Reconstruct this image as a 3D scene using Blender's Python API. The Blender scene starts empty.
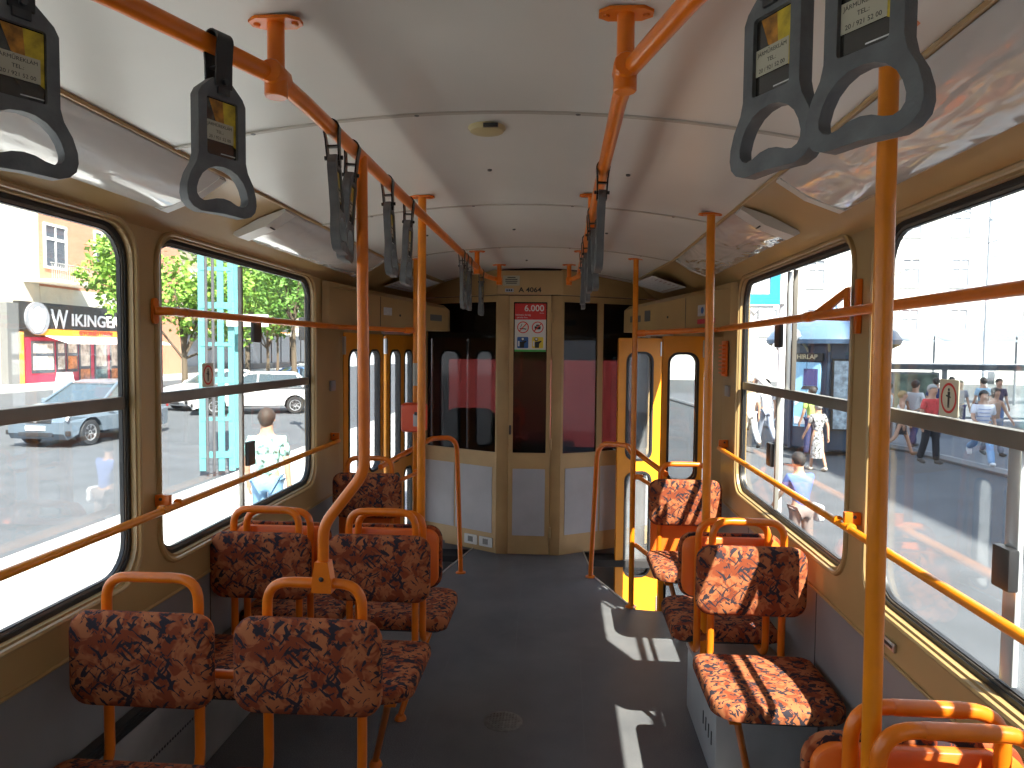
import bpy, bmesh, math, random
from mathutils import Vector, Matrix
from mathutils.geometry import tessellate_polygon
random.seed(7)
SC = bpy.context.scene
COL = SC.collection
PI = math.pi

# ------------------------------------------------------------------ camera, world, sun, exposure
cam_d = bpy.data.cameras.new('camera'); cam = bpy.data.objects.new('camera', cam_d); COL.objects.link(cam)
cam_d.sensor_width = 36.0; cam_d.lens = 710 / 1024 * 36.0; cam_d.clip_start = 0.02; cam_d.clip_end = 500
cam.matrix_world = (Matrix.Translation((.21, 0, 1.56)) @ Matrix.Rotation(math.radians(4.1175), 4, 'Z')
                    @ Matrix.Rotation(math.radians(90 - 2.7813), 4, 'X') @ Matrix.Rotation(math.radians(.55), 4, 'Z'))
SC.camera = cam
SC.view_settings.view_transform = 'Standard'; SC.view_settings.look = 'None'
SC.view_settings.exposure = 0.60; SC.view_settings.gamma = 1.0; SC.view_settings.use_curve_mapping = False
SC.cycles.max_bounces = 10; SC.cycles.diffuse_bounces = 5; SC.cycles.glossy_bounces = 4
SC.cycles.transparent_max_bounces = 24; SC.cycles.transmission_bounces = 6
SC.cycles.use_denoising = True; SC.cycles.sample_clamp_indirect = 8.0
SC.cycles.caustics_reflective = False; SC.cycles.caustics_refractive = False

world = bpy.data.worlds.new('sky'); SC.world = world; world.use_nodes = True
wn = world.node_tree.nodes; wl = world.node_tree.links
wn.clear()
wo = wn.new('ShaderNodeOutputWorld'); wb = wn.new('ShaderNodeBackground'); wg = wn.new('ShaderNodeTexGradient')
wt = wn.new('ShaderNodeTexCoord'); ws = wn.new('ShaderNodeSeparateXYZ'); wr = wn.new('ShaderNodeValToRGB')
wl.new(wt.outputs['Generated'], ws.inputs[0]); wl.new(ws.outputs['Z'], wr.inputs[0])
wr.color_ramp.elements[0].position = 0.0; wr.color_ramp.elements[0].color = (.92, .95, 1, 1)
wr.color_ramp.elements[1].position = 0.7; wr.color_ramp.elements[1].color = (.55, .72, 1, 1)
wl.new(wr.outputs[0], wb.inputs[0]); wl.new(wb.outputs[0], wo.inputs[0]); wb.inputs[1].default_value = 1.7
wn.remove(wg)

SUN_DIR = Vector((-.73, 1.42, -1.93)).normalized()
sd = bpy.data.lights.new('sun', 'SUN'); sd.energy = 17.0; sd.angle = math.radians(.6); sd.color = (1, .95, .86)
sun = bpy.data.objects.new('sun', sd); COL.objects.link(sun); sun.location = (8, -10, 20)
sun.rotation_euler = SUN_DIR.to_track_quat('-Z', 'Y').to_euler()

# ------------------------------------------------------------------ materials
MATS = {}
def mat(name, col, rough=.5, metal=0, spec=.5, bump=0, bscale=60, var=0, vscale=8, coat=0, trans=0, emit=0):
    if name in MATS: return MATS[name]
    m = bpy.data.materials.new(name); m.use_nodes = True
    nt = m.node_tree; b = nt.nodes['Principled BSDF']
    b.inputs['Base Color'].default_value = (*col, 1); b.inputs['Roughness'].default_value = rough
    b.inputs['Metallic'].default_value = metal; b.inputs['Specular IOR Level'].default_value = spec
    b.inputs['Coat Weight'].default_value = coat; b.inputs['Coat Roughness'].default_value = .08
    if trans: b.inputs['Transmission Weight'].default_value = trans
    if emit:
        b.inputs['Emission Color'].default_value = (*col, 1); b.inputs['Emission Strength'].default_value = emit
    tc = nt.nodes.new('ShaderNodeTexCoord')
    if var:
        n = nt.nodes.new('ShaderNodeTexNoise'); n.inputs['Scale'].default_value = vscale; n.inputs['Detail'].default_value = 5
        r = nt.nodes.new('ShaderNodeValToRGB')
        r.color_ramp.elements[0].position = .35; r.color_ramp.elements[1].position = .65
        r.color_ramp.elements[0].color = (*[c * (1 - var) for c in col], 1)
        r.color_ramp.elements[1].color = (*[min(1, c * (1 + var)) for c in col], 1)
        nt.links.new(tc.outputs['Object'], n.inputs['Vector']); nt.links.new(n.outputs['Fac'], r.inputs[0])
        nt.links.new(r.outputs[0], b.inputs['Base Color'])
    if bump:
        n = nt.nodes.new('ShaderNodeTexNoise'); n.inputs['Scale'].default_value = bscale; n.inputs['Detail'].default_value = 3
        bp = nt.nodes.new('ShaderNodeBump'); bp.inputs['Strength'].default_value = bump; bp.inputs['Distance'].default_value = .01
        nt.links.new(tc.outputs['Object'], n.inputs['Vector']); nt.links.new(n.outputs['Fac'], bp.inputs['Height'])
        nt.links.new(bp.outputs[0], b.inputs['Normal'])
    MATS[name] = m
    return m

def glass_mat(name, tint, gloss=.07, rough=.02, haze=0.0, hcol=(1, 1, 1)):
    m = bpy.data.materials.new(name); m.use_nodes = True
    nt = m.node_tree; nt.nodes.clear()
    o = nt.nodes.new('ShaderNodeOutputMaterial'); t = nt.nodes.new('ShaderNodeBsdfTransparent')
    g = nt.nodes.new('ShaderNodeBsdfGlossy'); mx = nt.nodes.new('ShaderNodeMixShader')
    lw = nt.nodes.new('ShaderNodeLayerWeight'); lw.inputs[0].default_value = .25
    mr = nt.nodes.new('ShaderNodeMapRange'); mr.inputs[3].default_value = gloss * .6; mr.inputs[4].default_value = .22
    t.inputs[0].default_value = (*tint, 1); g.inputs['Roughness'].default_value = rough
    nt.links.new(lw.outputs['Fresnel'], mr.inputs[0]); nt.links.new(mr.outputs[0], mx.inputs[0])
    nt.links.new(t.outputs[0], mx.inputs[1]); nt.links.new(g.outputs[0], mx.inputs[2])
    out = mx
    if haze:
        d = nt.nodes.new('ShaderNodeBsdfDiffuse'); d.inputs[0].default_value = (*hcol, 1)
        n = nt.nodes.new('ShaderNodeTexNoise'); n.inputs['Scale'].default_value = 3; n.inputs['Detail'].default_value = 6
        tc = nt.nodes.new('ShaderNodeTexCoord'); m2 = nt.nodes.new('ShaderNodeMapRange')
        m2.inputs[1].default_value = .3; m2.inputs[2].default_value = .8; m2.inputs[3].default_value = haze * .4; m2.inputs[4].default_value = haze * 1.6
        nt.links.new(tc.outputs['Object'], n.inputs['Vector']); nt.links.new(n.outputs['Fac'], m2.inputs[0])
        ms = nt.nodes.new('ShaderNodeMixShader'); nt.links.new(m2.outputs[0], ms.inputs[0])
        nt.links.new(mx.outputs[0], ms.inputs[1]); nt.links.new(d.outputs[0], ms.inputs[2]); out = ms
    nt.links.new(out.outputs[0], o.inputs[0])
    MATS[name] = m
    return m

ORANGE = mat('orange_enamel', (.70, .165, .008), .30, spec=.4, coat=.12, var=.08, vscale=14)
AMBER = mat('amber_enamel', (.70, .215, .008), .30, spec=.4, coat=.12, var=.08, vscale=14)
SHELL = mat('orange_plastic', (.80, .17, .02), .35, var=.06)
DOORM = mat('door_paint', (.78, .29, .012), .35, coat=.1, var=.05)
BEIGE = mat('beige_panel', (.40, .265, .11), .38, coat=.15, var=.07, vscale=3)
BEIGE_E = mat('beige_cab', (.45, .30, .135), .45, var=.08, vscale=5)
CEIL = mat('ceiling_laminate', (.62, .61, .575), .30, var=.04, vscale=2)
GREYP = mat('grey_laminate', (.21, .21, .215), .45, var=.07, vscale=4)
GREYC = mat('cab_grey_laminate', (.40, .40, .42), .45, var=.06, vscale=5)
DUCT = mat('duct_metal', (.33, .32, .31), .35, metal=.35, var=.15, vscale=6)
BOXM = mat('heater_box_paint', (.42, .42, .42), .4, var=.06)
BLACKR = mat('black_rubber', (.014, .014, .015), .45)
DARK = mat('dark_plastic', (.03, .03, .032), .4)
ALU = mat('dark_aluminium', (.20, .18, .155), .4, metal=.5, var=.1)
STEEL = mat('bright_steel', (.62, .62, .62), .3, metal=.9)
GRIP = mat('grey_grip_plastic', (.105, .11, .115), .5, var=.18, vscale=25, bump=.15, bscale=80)
BAND = mat('black_strap_plastic', (.012, .012, .014), .35)
CREAM = mat('cream_lamp_plastic', (.50, .42, .22), .4)
WHITE = mat('white_paint', (.8, .8, .8), .5)
PAPER = mat('paper_sheet', (.55, .55, .56), .6, var=.1, vscale=60)
RED = mat('sign_red', (.62, .03, .03), .5)
REDBOX = mat('validator_red', (.85, .10, .03), .35)
GREEN = mat('sign_green', (.06, .42, .08), .5)
BLUE = mat('sign_blue', (.03, .12, .38), .5)
YELL = mat('sign_yellow', (.80, .62, .05), .5)
SIGNW = mat('sign_white', (.72, .72, .70), .5)
INK = mat('black_ink', (.02, .02, .02), .6)
REDINK = mat('red_ink', (.7, .04, .03), .6)
GLASS = glass_mat('window_glass', (.93, .95, .94), .04, haze=.018, hcol=(.9, .92, .95))
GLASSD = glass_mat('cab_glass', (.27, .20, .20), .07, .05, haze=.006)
DOORGL = glass_mat('door_glass', (.85, .87, .87), .08, .03, haze=.05)

def fabric():
    m = bpy.data.materials.new('patterned_fabric'); m.use_nodes = True
    nt = m.node_tree; N = nt.nodes; L = nt.links; b = N['Principled BSDF']
    b.inputs['Roughness'].default_value = .85; b.inputs['Specular IOR Level'].default_value = .12
    b.inputs['Sheen Weight'].default_value = 0
    tc = N.new('ShaderNodeTexCoord')
    def noise(sc, rot, stretch, det=3, off=0, dist=0.0):
        mp = N.new('ShaderNodeMapping'); mp.vector_type = 'TEXTURE'; mp.inputs['Rotation'].default_value = rot
        mp.inputs['Scale'].default_value = stretch; mp.inputs['Location'].default_value = (off, off * .7, off * .3)
        L.new(tc.outputs['Object'], mp.inputs[0])
        n = N.new('ShaderNodeTexNoise'); n.inputs['Scale'].default_value = sc; n.inputs['Detail'].default_value = det
        n.inputs['Distortion'].default_value = dist
        L.new(mp.outputs[0], n.inputs['Vector']); return n
    def ramp(src, p0, p1, c0, c1):
        r = N.new('ShaderNodeValToRGB'); r.color_ramp.elements[0].position = p0; r.color_ramp.elements[1].position = p1
        r.color_ramp.elements[0].color = c0; r.color_ramp.elements[1].color = c1; L.new(src, r.inputs[0]); return r
    base = ramp(noise(22, (.3, .6, .5), (1, 1, 1), 2, 3, 1.0).outputs['Fac'], .44, .56, (.23, .052, .022, 1), (.40, .135, .055, 1))
    k, w = (0, 0, 0, 1), (1, 1, 1, 1)
    s1 = ramp(noise(19, (.35, .75, .35), (1, .42, .36), 4, 1, .9).outputs['Fac'], .565, .585, k, w)
    s2 = ramp(noise(17, (-.3, -.85, -.3), (1, .40, .34), 4, 9, .9).outputs['Fac'], .58, .60, k, w)
    mx = N.new('ShaderNodeMix'); mx.data_type = 'RGBA'; mx.blend_type = 'LIGHTEN'; mx.inputs[0].default_value = 1
    L.new(s1.outputs[0], mx.inputs[6]); L.new(s2.outputs[0], mx.inputs[7])
    out = N.new('ShaderNodeMix'); out.data_type = 'RGBA'
    L.new(mx.outputs[2], out.inputs[0]); L.new(base.outputs[0], out.inputs[6]); out.inputs[7].default_value = (.035, .028, .035, 1)
    L.new(out.outputs[2], b.inputs['Base Color'])
    n = noise(700, (0, 0, 0), (1, 1, 1), 1); bp = N.new('ShaderNodeBump'); bp.inputs['Strength'].default_value = .25; bp.inputs['Distance'].default_value = .002
    L.new(n.outputs['Fac'], bp.inputs['Height']); L.new(bp.outputs[0], b.inputs['Normal'])
    return m
FABRIC = fabric()

def floor_mat():
    m = bpy.data.materials.new('speckled_lino'); m.use_nodes = True
    nt = m.node_tree; N = nt.nodes; L = nt.links; b = N['Principled BSDF']
    b.inputs['Roughness'].default_value = .5; b.inputs['Specular IOR Level'].default_value = .35
    tc = N.new('ShaderNodeTexCoord')
    n = N.new('ShaderNodeTexNoise'); n.inputs['Scale'].default_value = 260; n.inputs['Detail'].default_value = 2
    n2 = N.new('ShaderNodeTexNoise'); n2.inputs['Scale'].default_value = 2.2; n2.inputs['Detail'].default_value = 7; n2.inputs['Roughness'].default_value = .65
    r = N.new('ShaderNodeValToRGB'); r.color_ramp.elements[0].position = .4; r.color_ramp.elements[1].position = .68
    r.color_ramp.elements[0].color = (.085, .088, .096, 1); r.color_ramp.elements[1].color = (.17, .173, .182, 1)
    r2 = N.new('ShaderNodeValToRGB'); r2.color_ramp.elements[0].position = .3; r2.color_ramp.elements[1].position = .75
    r2.color_ramp.elements[0].color = (.80, .80, .80, 1); r2.color_ramp.elements[1].color = (1.35, 1.3, 1.22, 1)
    mx = N.new('ShaderNodeMix'); mx.data_type = 'RGBA'; mx.blend_type = 'MULTIPLY'; mx.inputs[0].default_value = 1
    L.new(tc.outputs['Object'], n.inputs['Vector']); L.new(tc.outputs['Object'], n2.inputs['Vector'])
    L.new(n.outputs['Fac'], r.inputs[0]); L.new(n2.outputs['Fac'], r2.inputs[0])
    L.new(r.outputs[0], mx.inputs[6]); L.new(r2.outputs[0], mx.inputs[7]); L.new(mx.outputs[2], b.inputs['Base Color'])
    return m
FLOORM = floor_mat()

def diffuser_mat(nm='milky_clear_plastic', bst=.10, rg=.22):
    m = bpy.data.materials.new(nm); m.use_nodes = True
    nt = m.node_tree; N = nt.nodes; L = nt.links; N.clear()
    o = N.new('ShaderNodeOutputMaterial')
    d = N.new('ShaderNodeBsdfPrincipled'); d.inputs['Base Color'].default_value = (.74, .73, .71, 1); d.inputs['Roughness'].default_value = rg
    d.inputs['Coat Weight'].default_value = 1; d.inputs['Coat Roughness'].default_value = .03
    t = N.new('ShaderNodeBsdfTransparent'); mx = N.new('ShaderNodeMixShader'); mx.inputs[0].default_value = .86
    tc = N.new('ShaderNodeTexCoord'); mp = N.new('ShaderNodeMapping'); mp.inputs['Scale'].default_value = (4, 1.2, 4)
    n = N.new('ShaderNodeTexNoise'); n.inputs['Scale'].default_value = 3; n.inputs['Detail'].default_value = 1; n.inputs['Distortion'].default_value = 1.2
    bp = N.new('ShaderNodeBump'); bp.inputs['Strength'].default_value = bst; bp.inputs['Distance'].default_value = .03
    L.new(tc.outputs['Object'], mp.inputs[0]); L.new(mp.outputs[0], n.inputs['Vector']); L.new(n.outputs['Fac'], bp.inputs['Height'])
    L.new(bp.outputs[0], d.inputs['Normal']); L.new(bp.outputs[0], d.inputs['Coat Normal'])
    L.new(t.outputs[0], mx.inputs[1]); L.new(d.outputs[0], mx.inputs[2]); L.new(mx.outputs[0], o.inputs[0])
    return m
DIFF = diffuser_mat(); DIFFC = diffuser_mat('crinkled_clear_plastic', .28, .13)

# ------------------------------------------------------------------ mesh helpers
def link(name, bm, m, parent=None, smooth=True, M=None):
    me = bpy.data.meshes.new(name)
    if M is not None: bm.transform(M)
    bmesh.ops.recalc_face_normals(bm, faces=bm.faces)
    bm.to_mesh(me); bm.free()
    me.materials.append(m)
    if smooth:
        for p in me.polygons: p.use_smooth = True
        try: me.set_sharp_from_angle(angle=math.radians(38))
        except Exception: pass
    o = bpy.data.objects.new(name, me); COL.objects.link(o)
    if parent is not None: o.parent = parent
    return o
def thing(name, label, cat, loc=(0, 0, 0), rz=0, group=None, kind=None):
    o = bpy.data.objects.new(name, None); COL.objects.link(o); o.empty_display_size = .1
    o.location = loc; o.rotation_euler = (0, 0, rz)
    if label: o['label'] = label
    if cat: o['category'] = cat
    if group: o['group'] = group
    if kind: o['kind'] = kind
    return o
def tag(o, label, cat, group=None, kind=None):
    o['label'] = label; o['category'] = cat
    if group: o['group'] = group
    if kind: o['kind'] = kind
    return o
def struct(o, label=None):
    o['kind'] = 'structure'
    if label: o['label'] = label
    return o
def copy_tree(o, parent=None):
    c = o.copy(); COL.objects.link(c)
    if parent is not None: c.parent = parent
    for ch in list(o.children): copy_tree(ch, c)
    return c
def B(): return bmesh.new()
def box(bm, x0, x1, y0, y1, z0, z1):
    v = [bm.verts.new((x, y, z)) for x in (x0, x1) for y in (y0, y1) for z in (z0, z1)]
    for f in ((0, 1, 3, 2), (4, 6, 7, 5), (0, 4, 5, 1), (2, 3, 7, 6), (0, 2, 6, 4), (1, 5, 7, 3)):
        bm.faces.new([v[i] for i in f])
    return bm
def bbox(x0, x1, y0, y1, z0, z1, bev=.004):
    bm = box(B(), x0, x1, y0, y1, z0, z1)
    bmesh.ops.recalc_face_normals(bm, faces=bm.faces)
    if bev: bmesh.ops.bevel(bm, geom=list(bm.edges), offset=bev, segments=2, affect='EDGES', profile=.6)
    return bm
def corner_path(pts, rad, n=6):
    P = [Vector(p) for p in pts]; out = [P[0]]
    for i in range(1, len(P) - 1):
        r = rad[i] if isinstance(rad, (list, tuple)) else rad
        a, b, c = P[i - 1], P[i], P[i + 1]
        u, v = (a - b).normalized(), (c - b).normalized()
        ang = u.angle(v)
        if r <= 0 or ang > PI - .02: out.append(b); continue
        d = min(r / math.tan(ang / 2), (a - b).length * .48, (c - b).length * .48)
        p0, p2 = b + u * d, b + v * d
        for k in range(n + 1):
            t = k / n; out.append(p0 * (1 - t) ** 2 + b * 2 * t * (1 - t) + p2 * t ** 2)
    out.append(P[-1]); return out
def tube(bm, pts, r, seg=12, closed=False):
    P = [Vector(p) for p in pts]; n = len(P); rings = []
    rr = r if isinstance(r, (list, tuple)) else [r] * n
    prev = None
    for i in range(n):
        if closed: t = (P[(i + 1) % n] - P[i - 1]).normalized()
        elif i == 0: t = (P[1] - P[0]).normalized()
        elif i == n - 1: t = (P[-1] - P[-2]).normalized()
        else: t = ((P[i + 1] - P[i]).normalized() + (P[i] - P[i - 1]).normalized()).normalized()
        if prev is None:
            a = Vector((0, 0, 1)) if abs(t.z) < .9 else Vector((1, 0, 0)); u = t.cross(a).normalized()
        else: u = (prev - t * prev.dot(t)).normalized()
        prev = u; w = t.cross(u)
        rings.append([bm.verts.new(P[i] + (u * math.cos(2 * PI * k / seg) + w * math.sin(2 * PI * k / seg)) * rr[i]) for k in range(seg)])
    m = n if closed else n - 1
    for i in range(m):
        a, b = rings[i], rings[(i + 1) % n]
        for k in range(seg): bm.faces.new((a[k], a[(k + 1) % seg], b[(k + 1) % seg], b[k]))
    if not closed: bm.faces.new(rings[0]); bm.faces.new(rings[-1])
    return bm
def rrect(w, h, r, n=5, cx=0, cy=0):
    rs = r if isinstance(r, (list, tuple)) else [r] * 4      # +x+y, -x+y, -x-y, +x-y
    out = []
    for (sx, sy, a0), q in zip(((1, 1, 0), (-1, 1, 90), (-1, -1, 180), (1, -1, 270)), rs):
        for k in range(n + 1):
            a = math.radians(a0 + 90 * k / n)
            out.append((cx + sx * (w / 2 - q) + q * math.cos(a), cy + sy * (h / 2 - q) + q * math.sin(a)))
    return out
def circ(r, n=20, cx=0, cy=0): return [(cx + r * math.cos(2 * PI * k / n), cy + r * math.sin(2 * PI * k / n)) for k in range(n)]
# frames: map (u, v, w) -> world; w = thickness direction
XZ = Matrix(((1, 0, 0, 0), (0, 0, -1, 0), (0, 1, 0, 0), (0, 0, 0, 1)))      # u->x v->z w->-y (towards camera)
YZ = Matrix(((0, 0, 1, 0), (1, 0, 0, 0), (0, 1, 0, 0), (0, 0, 0, 1)))       # u->y v->z w->+x
def prism(bm, outer, t0, t1, holes=(), M=None):
    loops = [outer] + list(holes)
    tri = tessellate_polygon([[Vector((p[0], p[1], 0)) for p in l] for l in loops])
    lo, hi = [], []
    for l in loops:
        lo.append([bm.verts.new((p[0], p[1], t0)) for p in l]); hi.append([bm.verts.new((p[0], p[1], t1)) for p in l])
    fl = [v for l in lo for v in l]; fh = [v for l in hi for v in l]
    for t in tri:
        try: bm.faces.new([fl[i] for i in t]); bm.faces.new([fh[i] for i in t])
        except ValueError: pass
    for a, b in zip(lo, hi):
        n = len(a)
        for k in range(n):
            try: bm.faces.new((a[k], a[(k + 1) % n], b[(k + 1) % n], b[k]))
            except ValueError: pass
    if M is not None: bmesh.ops.transform(bm, matrix=M, verts=fl + fh)
    return bm
def stack(bm, prof, fn, M=None):
    """rings fn(inset) at heights; capped both ends"""
    rings = [[bm.verts.new((p[0], p[1], z)) for p in fn(i)] for i, z in prof]
    for a, b in zip(rings, rings[1:]):
        n = len(a)
        for k in range(n): bm.faces.new((a[k], a[(k + 1) % n], b[(k + 1) % n], b[k]))
    bm.faces.new(rings[0]); bm.faces.new(rings[-1])
    if M is not None: bmesh.ops.transform(bm, matrix=M, verts=[v for r in rings for v in r])
    return bm
def lathe(bm, prof, n=20, M=None):
    rings = []
    for r, z in prof: rings.append([bm.verts.new((r * math.cos(2 * PI * k / n), r * math.sin(2 * PI * k / n), z)) for k in range(n)])
    for a, b in zip(rings, rings[1:]):
        for k in range(n): bm.faces.new((a[k], a[(k + 1) % n], b[(k + 1) % n], b[k]))
    bm.faces.new(rings[0]); bm.faces.new(rings[-1])
    if M is not None: bmesh.ops.transform(bm, matrix=M, verts=[v for r in rings for v in r])
    return bm
T = Matrix.Translation
def RZ(a): return Matrix.Rotation(a, 4, 'Z')
def RX(a): return Matrix.Rotation(a, 4, 'X')
def RY(a): return Matrix.Rotation(a, 4, 'Y')
def quadstrip(bm, rows):
    g = [[bm.verts.new(p) for p in r] for r in rows]
    for a, b in zip(g, g[1:]):
        for k in range(len(a) - 1): bm.faces.new((a[k], a[k + 1], b[k + 1], b[k]))
    return bm
def lettering(name, body, size, m, parent, M, depth=.0004, align='CENTER', sx=1.0, bold=0):
    cu = bpy.data.curves.new(name, 'FONT'); cu.body = body; cu.size = size; cu.extrude = depth
    cu.align_x = align; cu.align_y = 'CENTER'; cu.resolution_u = 3; cu.offset = bold
    to = bpy.data.objects.new(name, cu); COL.objects.link(to)
    bpy.context.view_layer.update()
    me = bpy.data.meshes.new_from_object(to.evaluated_get(bpy.context.evaluated_depsgraph_get()))
    bpy.data.objects.remove(to); bpy.data.curves.remove(cu)
    me.transform(M @ Matrix.Diagonal((sx, 1, 1, 1))); me.materials.clear(); me.materials.append(m); me.name = name
    o = bpy.data.objects.new(name, me); COL.objects.link(o)
    if parent is not None: o.parent = parent
    return o

# ================================================================== THE TRAM
W = 1.135; Y0 = -2.8; YB = 4.2; YE = 6.0
def sc_(y): return 1 - .0906 * max(0, y - YB)
ZT = 1.945
WINS_ = {-1: [(-2.60, -1.15), (-1.0, .50), (.64, 2.14), (2.28, 3.75)], 1: [(-2.60, -1.15), (-1.0, .52), (.69, 2.19), (2.365, 3.83)]}
WZ0, WZ1 = .83, 1.93

# ---- floor with the two door step wells cut out
fl = [(-W, Y0), (W, Y0), (W, 4.2), (.66, 4.26), (.44, 4.85), (.37, 5.60), (-.45, 5.60), (-.60, 4.9), (-.70, 4.32), (-W, 4.2)]
o = struct(link('floor', prism(B(), fl, -.03, 0), FLOORM, smooth=False), 'dark grey speckled lino floor of the aisle')
bm = B()
for pts in ([(-.07, 5.35), (-.017, 3.52)], [(-.35, 3.50), (.32, 3.53)], [(.314, 3.53), (.311, 1.2)], [(-.345, 3.5), (-.33, 1.2)]):
    a, b = Vector((*pts[0], .0008)), Vector((*pts[1], .0008)); d = (b - a).normalized(); s = Vector((-d.y, d.x, 0)) * .0016
    bm.faces.new([bm.verts.new(p) for p in (a - s, b - s, b + s, a + s)])
link('floor_seam', bm, mat('seam_weld', (.13, .13, .135), .5), o, False)
def step_well(side):
    s = side; bm = B()
    edge = [(.66, 4.26), (.44, 4.85), (.37, 5.60)] if s > 0 else [(.70, 4.32), (.60, 4.9), (.45, 5.60)]
    e2 = [(p[0] + .09, p[1]) for p in edge]
    X = 1.10
    quadstrip(bm, [[(s * p[0], p[1], -.03) for p in edge], [(s * p[0], p[1], -.29) for p in edge]])
    quadstrip(bm, [[(s * p[0], p[1], -.29) for p in edge], [(s * p[0], p[1], -.29) for p in e2]])
    quadstrip(bm, [[(s * p[0], p[1], -.29) for p in e2], [(s * p[0], p[1], -.56) for p in e2]])
    quadstrip(bm, [[(s * p[0], p[1], -.56) for p in e2], [(s * (X - .1 * k), p[1], -.56) for k, p in enumerate(e2)]])
    st = struct(link('floor_step', bm, DUCT, smooth=False))
    bm = B(); box(bm, min(s * .5, s * W), max(s * .5, s * W), 4.18, 4.21, -.56, -.03)
    box(bm, min(s * .36, s * 1.0), max(s * .36, s * 1.0), 5.60, 5.63, -.56, .02)
    link('well_side', bm, GREYP, st, False)
    bm = tube(B(), [(s * p[0], p[1], .002) for p in edge], .006, 6)
    link('step_nosing', bm, STEEL, st)
step_well(1); step_well(-1)

# ---- side walls
DOORS = {-1: (4.25, 5.65), 1: (4.47, 5.65)}
for s, nm in ((-1, 'wall_left'), (1, 'wall_right')):
    holes = [rrect(b - a, WZ1 - WZ0, .11, 6, (a + b) / 2, (WZ0 + WZ1) / 2) for a, b in WINS_[s]]
    de = DOORS[s][0] if s > 0 else 4.2
    out = [(Y0, .70), (YB, .70), (YB, ZT + .03), (Y0, ZT + .03)]
    M = Matrix.Translation((s * W, 0, 0)) @ (YZ if s > 0 else YZ @ Matrix.Diagonal((1, 1, -1, 1)))
    wall = struct(link(nm, prism(B(), out, 0, .050, holes, M), BEIGE, smooth=False),
                  'beige side wall with rounded window openings')
    # rounded moulding round every opening
    for h in holes:
        bm = B(); tube(bm, [(s * (W - .002), p[0], p[1]) for p in [(q[0] + (q[0] - sum(x for x, _ in h) / len(h)) * .02, q[1] + (q[1] - (WZ0 + WZ1) / 2) * .03) for q in h]], .010, 8, True)
        link('window_surround', bm, BEIGE, wall)
    bm = B(); prism(bm, [(Y0, -.2), (YB, -.2), (YB, .70), (Y0, .70)], 0, .055, (), M)
    link('lower_panel', bm, GREYP, wall, False)
    bm = B(); tube(bm, [(s * (W - .001), Y0, .70), (s * (W - .001), YB, .70)], .006, 6)
    tube(bm, [(s * (W - .004), Y0, 1.962), (s * (W - .004), YB, 1.962)], .012, 8)
    link('waist_moulding', bm, BEIGE, wall)
    for y in (1.15, 2.60, 3.55):
        bm = B(); box(bm, min(s * W, s * (W - .0015)), max(s * W, s * (W - .0015)), y, y + .004, .02, .695)
        link('panel_joint', bm, DARK, wall, False)
    # tapered end part: strip over the door, jamb, strip beyond
    yd0, yd1 = DOORS[s]
    bm = B()
    def strip(ya, yb, za, zb):
        xa, xb = W * sc_(ya), W * sc_(yb)
        v = [bm.verts.new((s * x, y, z)) for (x, y, z) in ((xa, ya, za), (xb, yb, za), (xb, yb, zb), (xa, ya, zb), (xa + .05, ya, za), (xb + .05, yb, za), (xb + .05, yb, zb), (xa + .05, ya, zb))]
        for f in ((0, 1, 2, 3), (4, 5, 6, 7), (0, 1, 5, 4), (1, 2, 6, 5), (2, 3, 7, 6), (3, 0, 4, 7)): bm.faces.new([v[i] for i in f])
    strip(YB, YE, 1.645, ZT + .03)
    strip(YB, yd0, -.56, 1.68)
    strip(yd1, YE, -.56, 1.68)
    link('end_panel', bm, BEIGE, wall, False)
    # small emergency notice plate on the pillar beyond the second window
    bm = bbox(min(s * 1.12, s * 1.134), max(s * 1.12, s * 1.134), 4.00, 4.08, 1.31, 1.37, .003)
    link('switch_plate', bm, mat('plate_grey', (.3, .3, .31), .4), wall)

# ---- ceiling with arched panels and coves
bm = B(); rows = []
ys = [Y0 + .0 + k * .3 for k in range(10)] + [.2 + k * .4 for k in range(10)] + [4.2, 4.8, 5.4, 6.0]
for y in sorted(set(round(q, 3) for q in ys)):
    s = sc_(y); rows.append([(.84 * s * t, y, 2.175 - .085 * t * t) for t in [k / 8 - 1 for k in range(17)]])
quadstrip(bm, rows)
ceiling = struct(link('ceiling', bm, CEIL), 'arched off-white laminate ceiling')
for y in (-2.0, -.75, .55, 1.86, 3.03, 4.27, 5.5):
    s = sc_(y); bm = B()
    quadstrip(bm, [[(.84 * s * t, y + dy, 2.1725 - .085 * t * t - dz) for t in [k / 8 - 1 for k in range(17)]] for dy, dz in ((-.009, -.002), (-.007, .002), (.007, .002), (.009, -.002))])
    link('seam_strip', bm, mat('seam_strip_paint', (.42, .39, .34), .4), ceiling)
for y in (1.86, 2.45, 3.03, 3.65, 4.27, 4.9, 1.25):
    for x in (-.62, -.18, .24, .66) if y in (1.86, 3.03, 4.27) else (-.05, .42, -.5):
        z = 2.172 - .085 * (x / .84) ** 2
        bm = lathe(B(), [(.001, -.004), (.006, -.003), (.008, 0), (.008, .004)], 10, T((x, y, z)))
        link('screw', bm, mat('dull_screw', (.12, .12, .12), .4, metal=.6), ceiling)
for s in (-1, 1):
    prof = [(.84, 2.09), (.90, 2.075), (.97, 2.045), (1.04, 2.005), (1.09, 1.975), (1.118, 1.958), (1.135, 1.94)]
    bm = B(); quadstrip(bm, [[(s * x * sc_(y), y, z) for x, z in prof] for y in (Y0, 0, 2, YB, 5, YE)])
    link('cove', bm, BEIGE, ceiling)
    bm = B(); tube(bm, [(s * .84 * sc_(y), y, 2.088) for y in (Y0, 0, 2, YB, 5, YE)], .007, 6)
    link('cove_bead', bm, BEIGE_E, ceiling)
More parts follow.
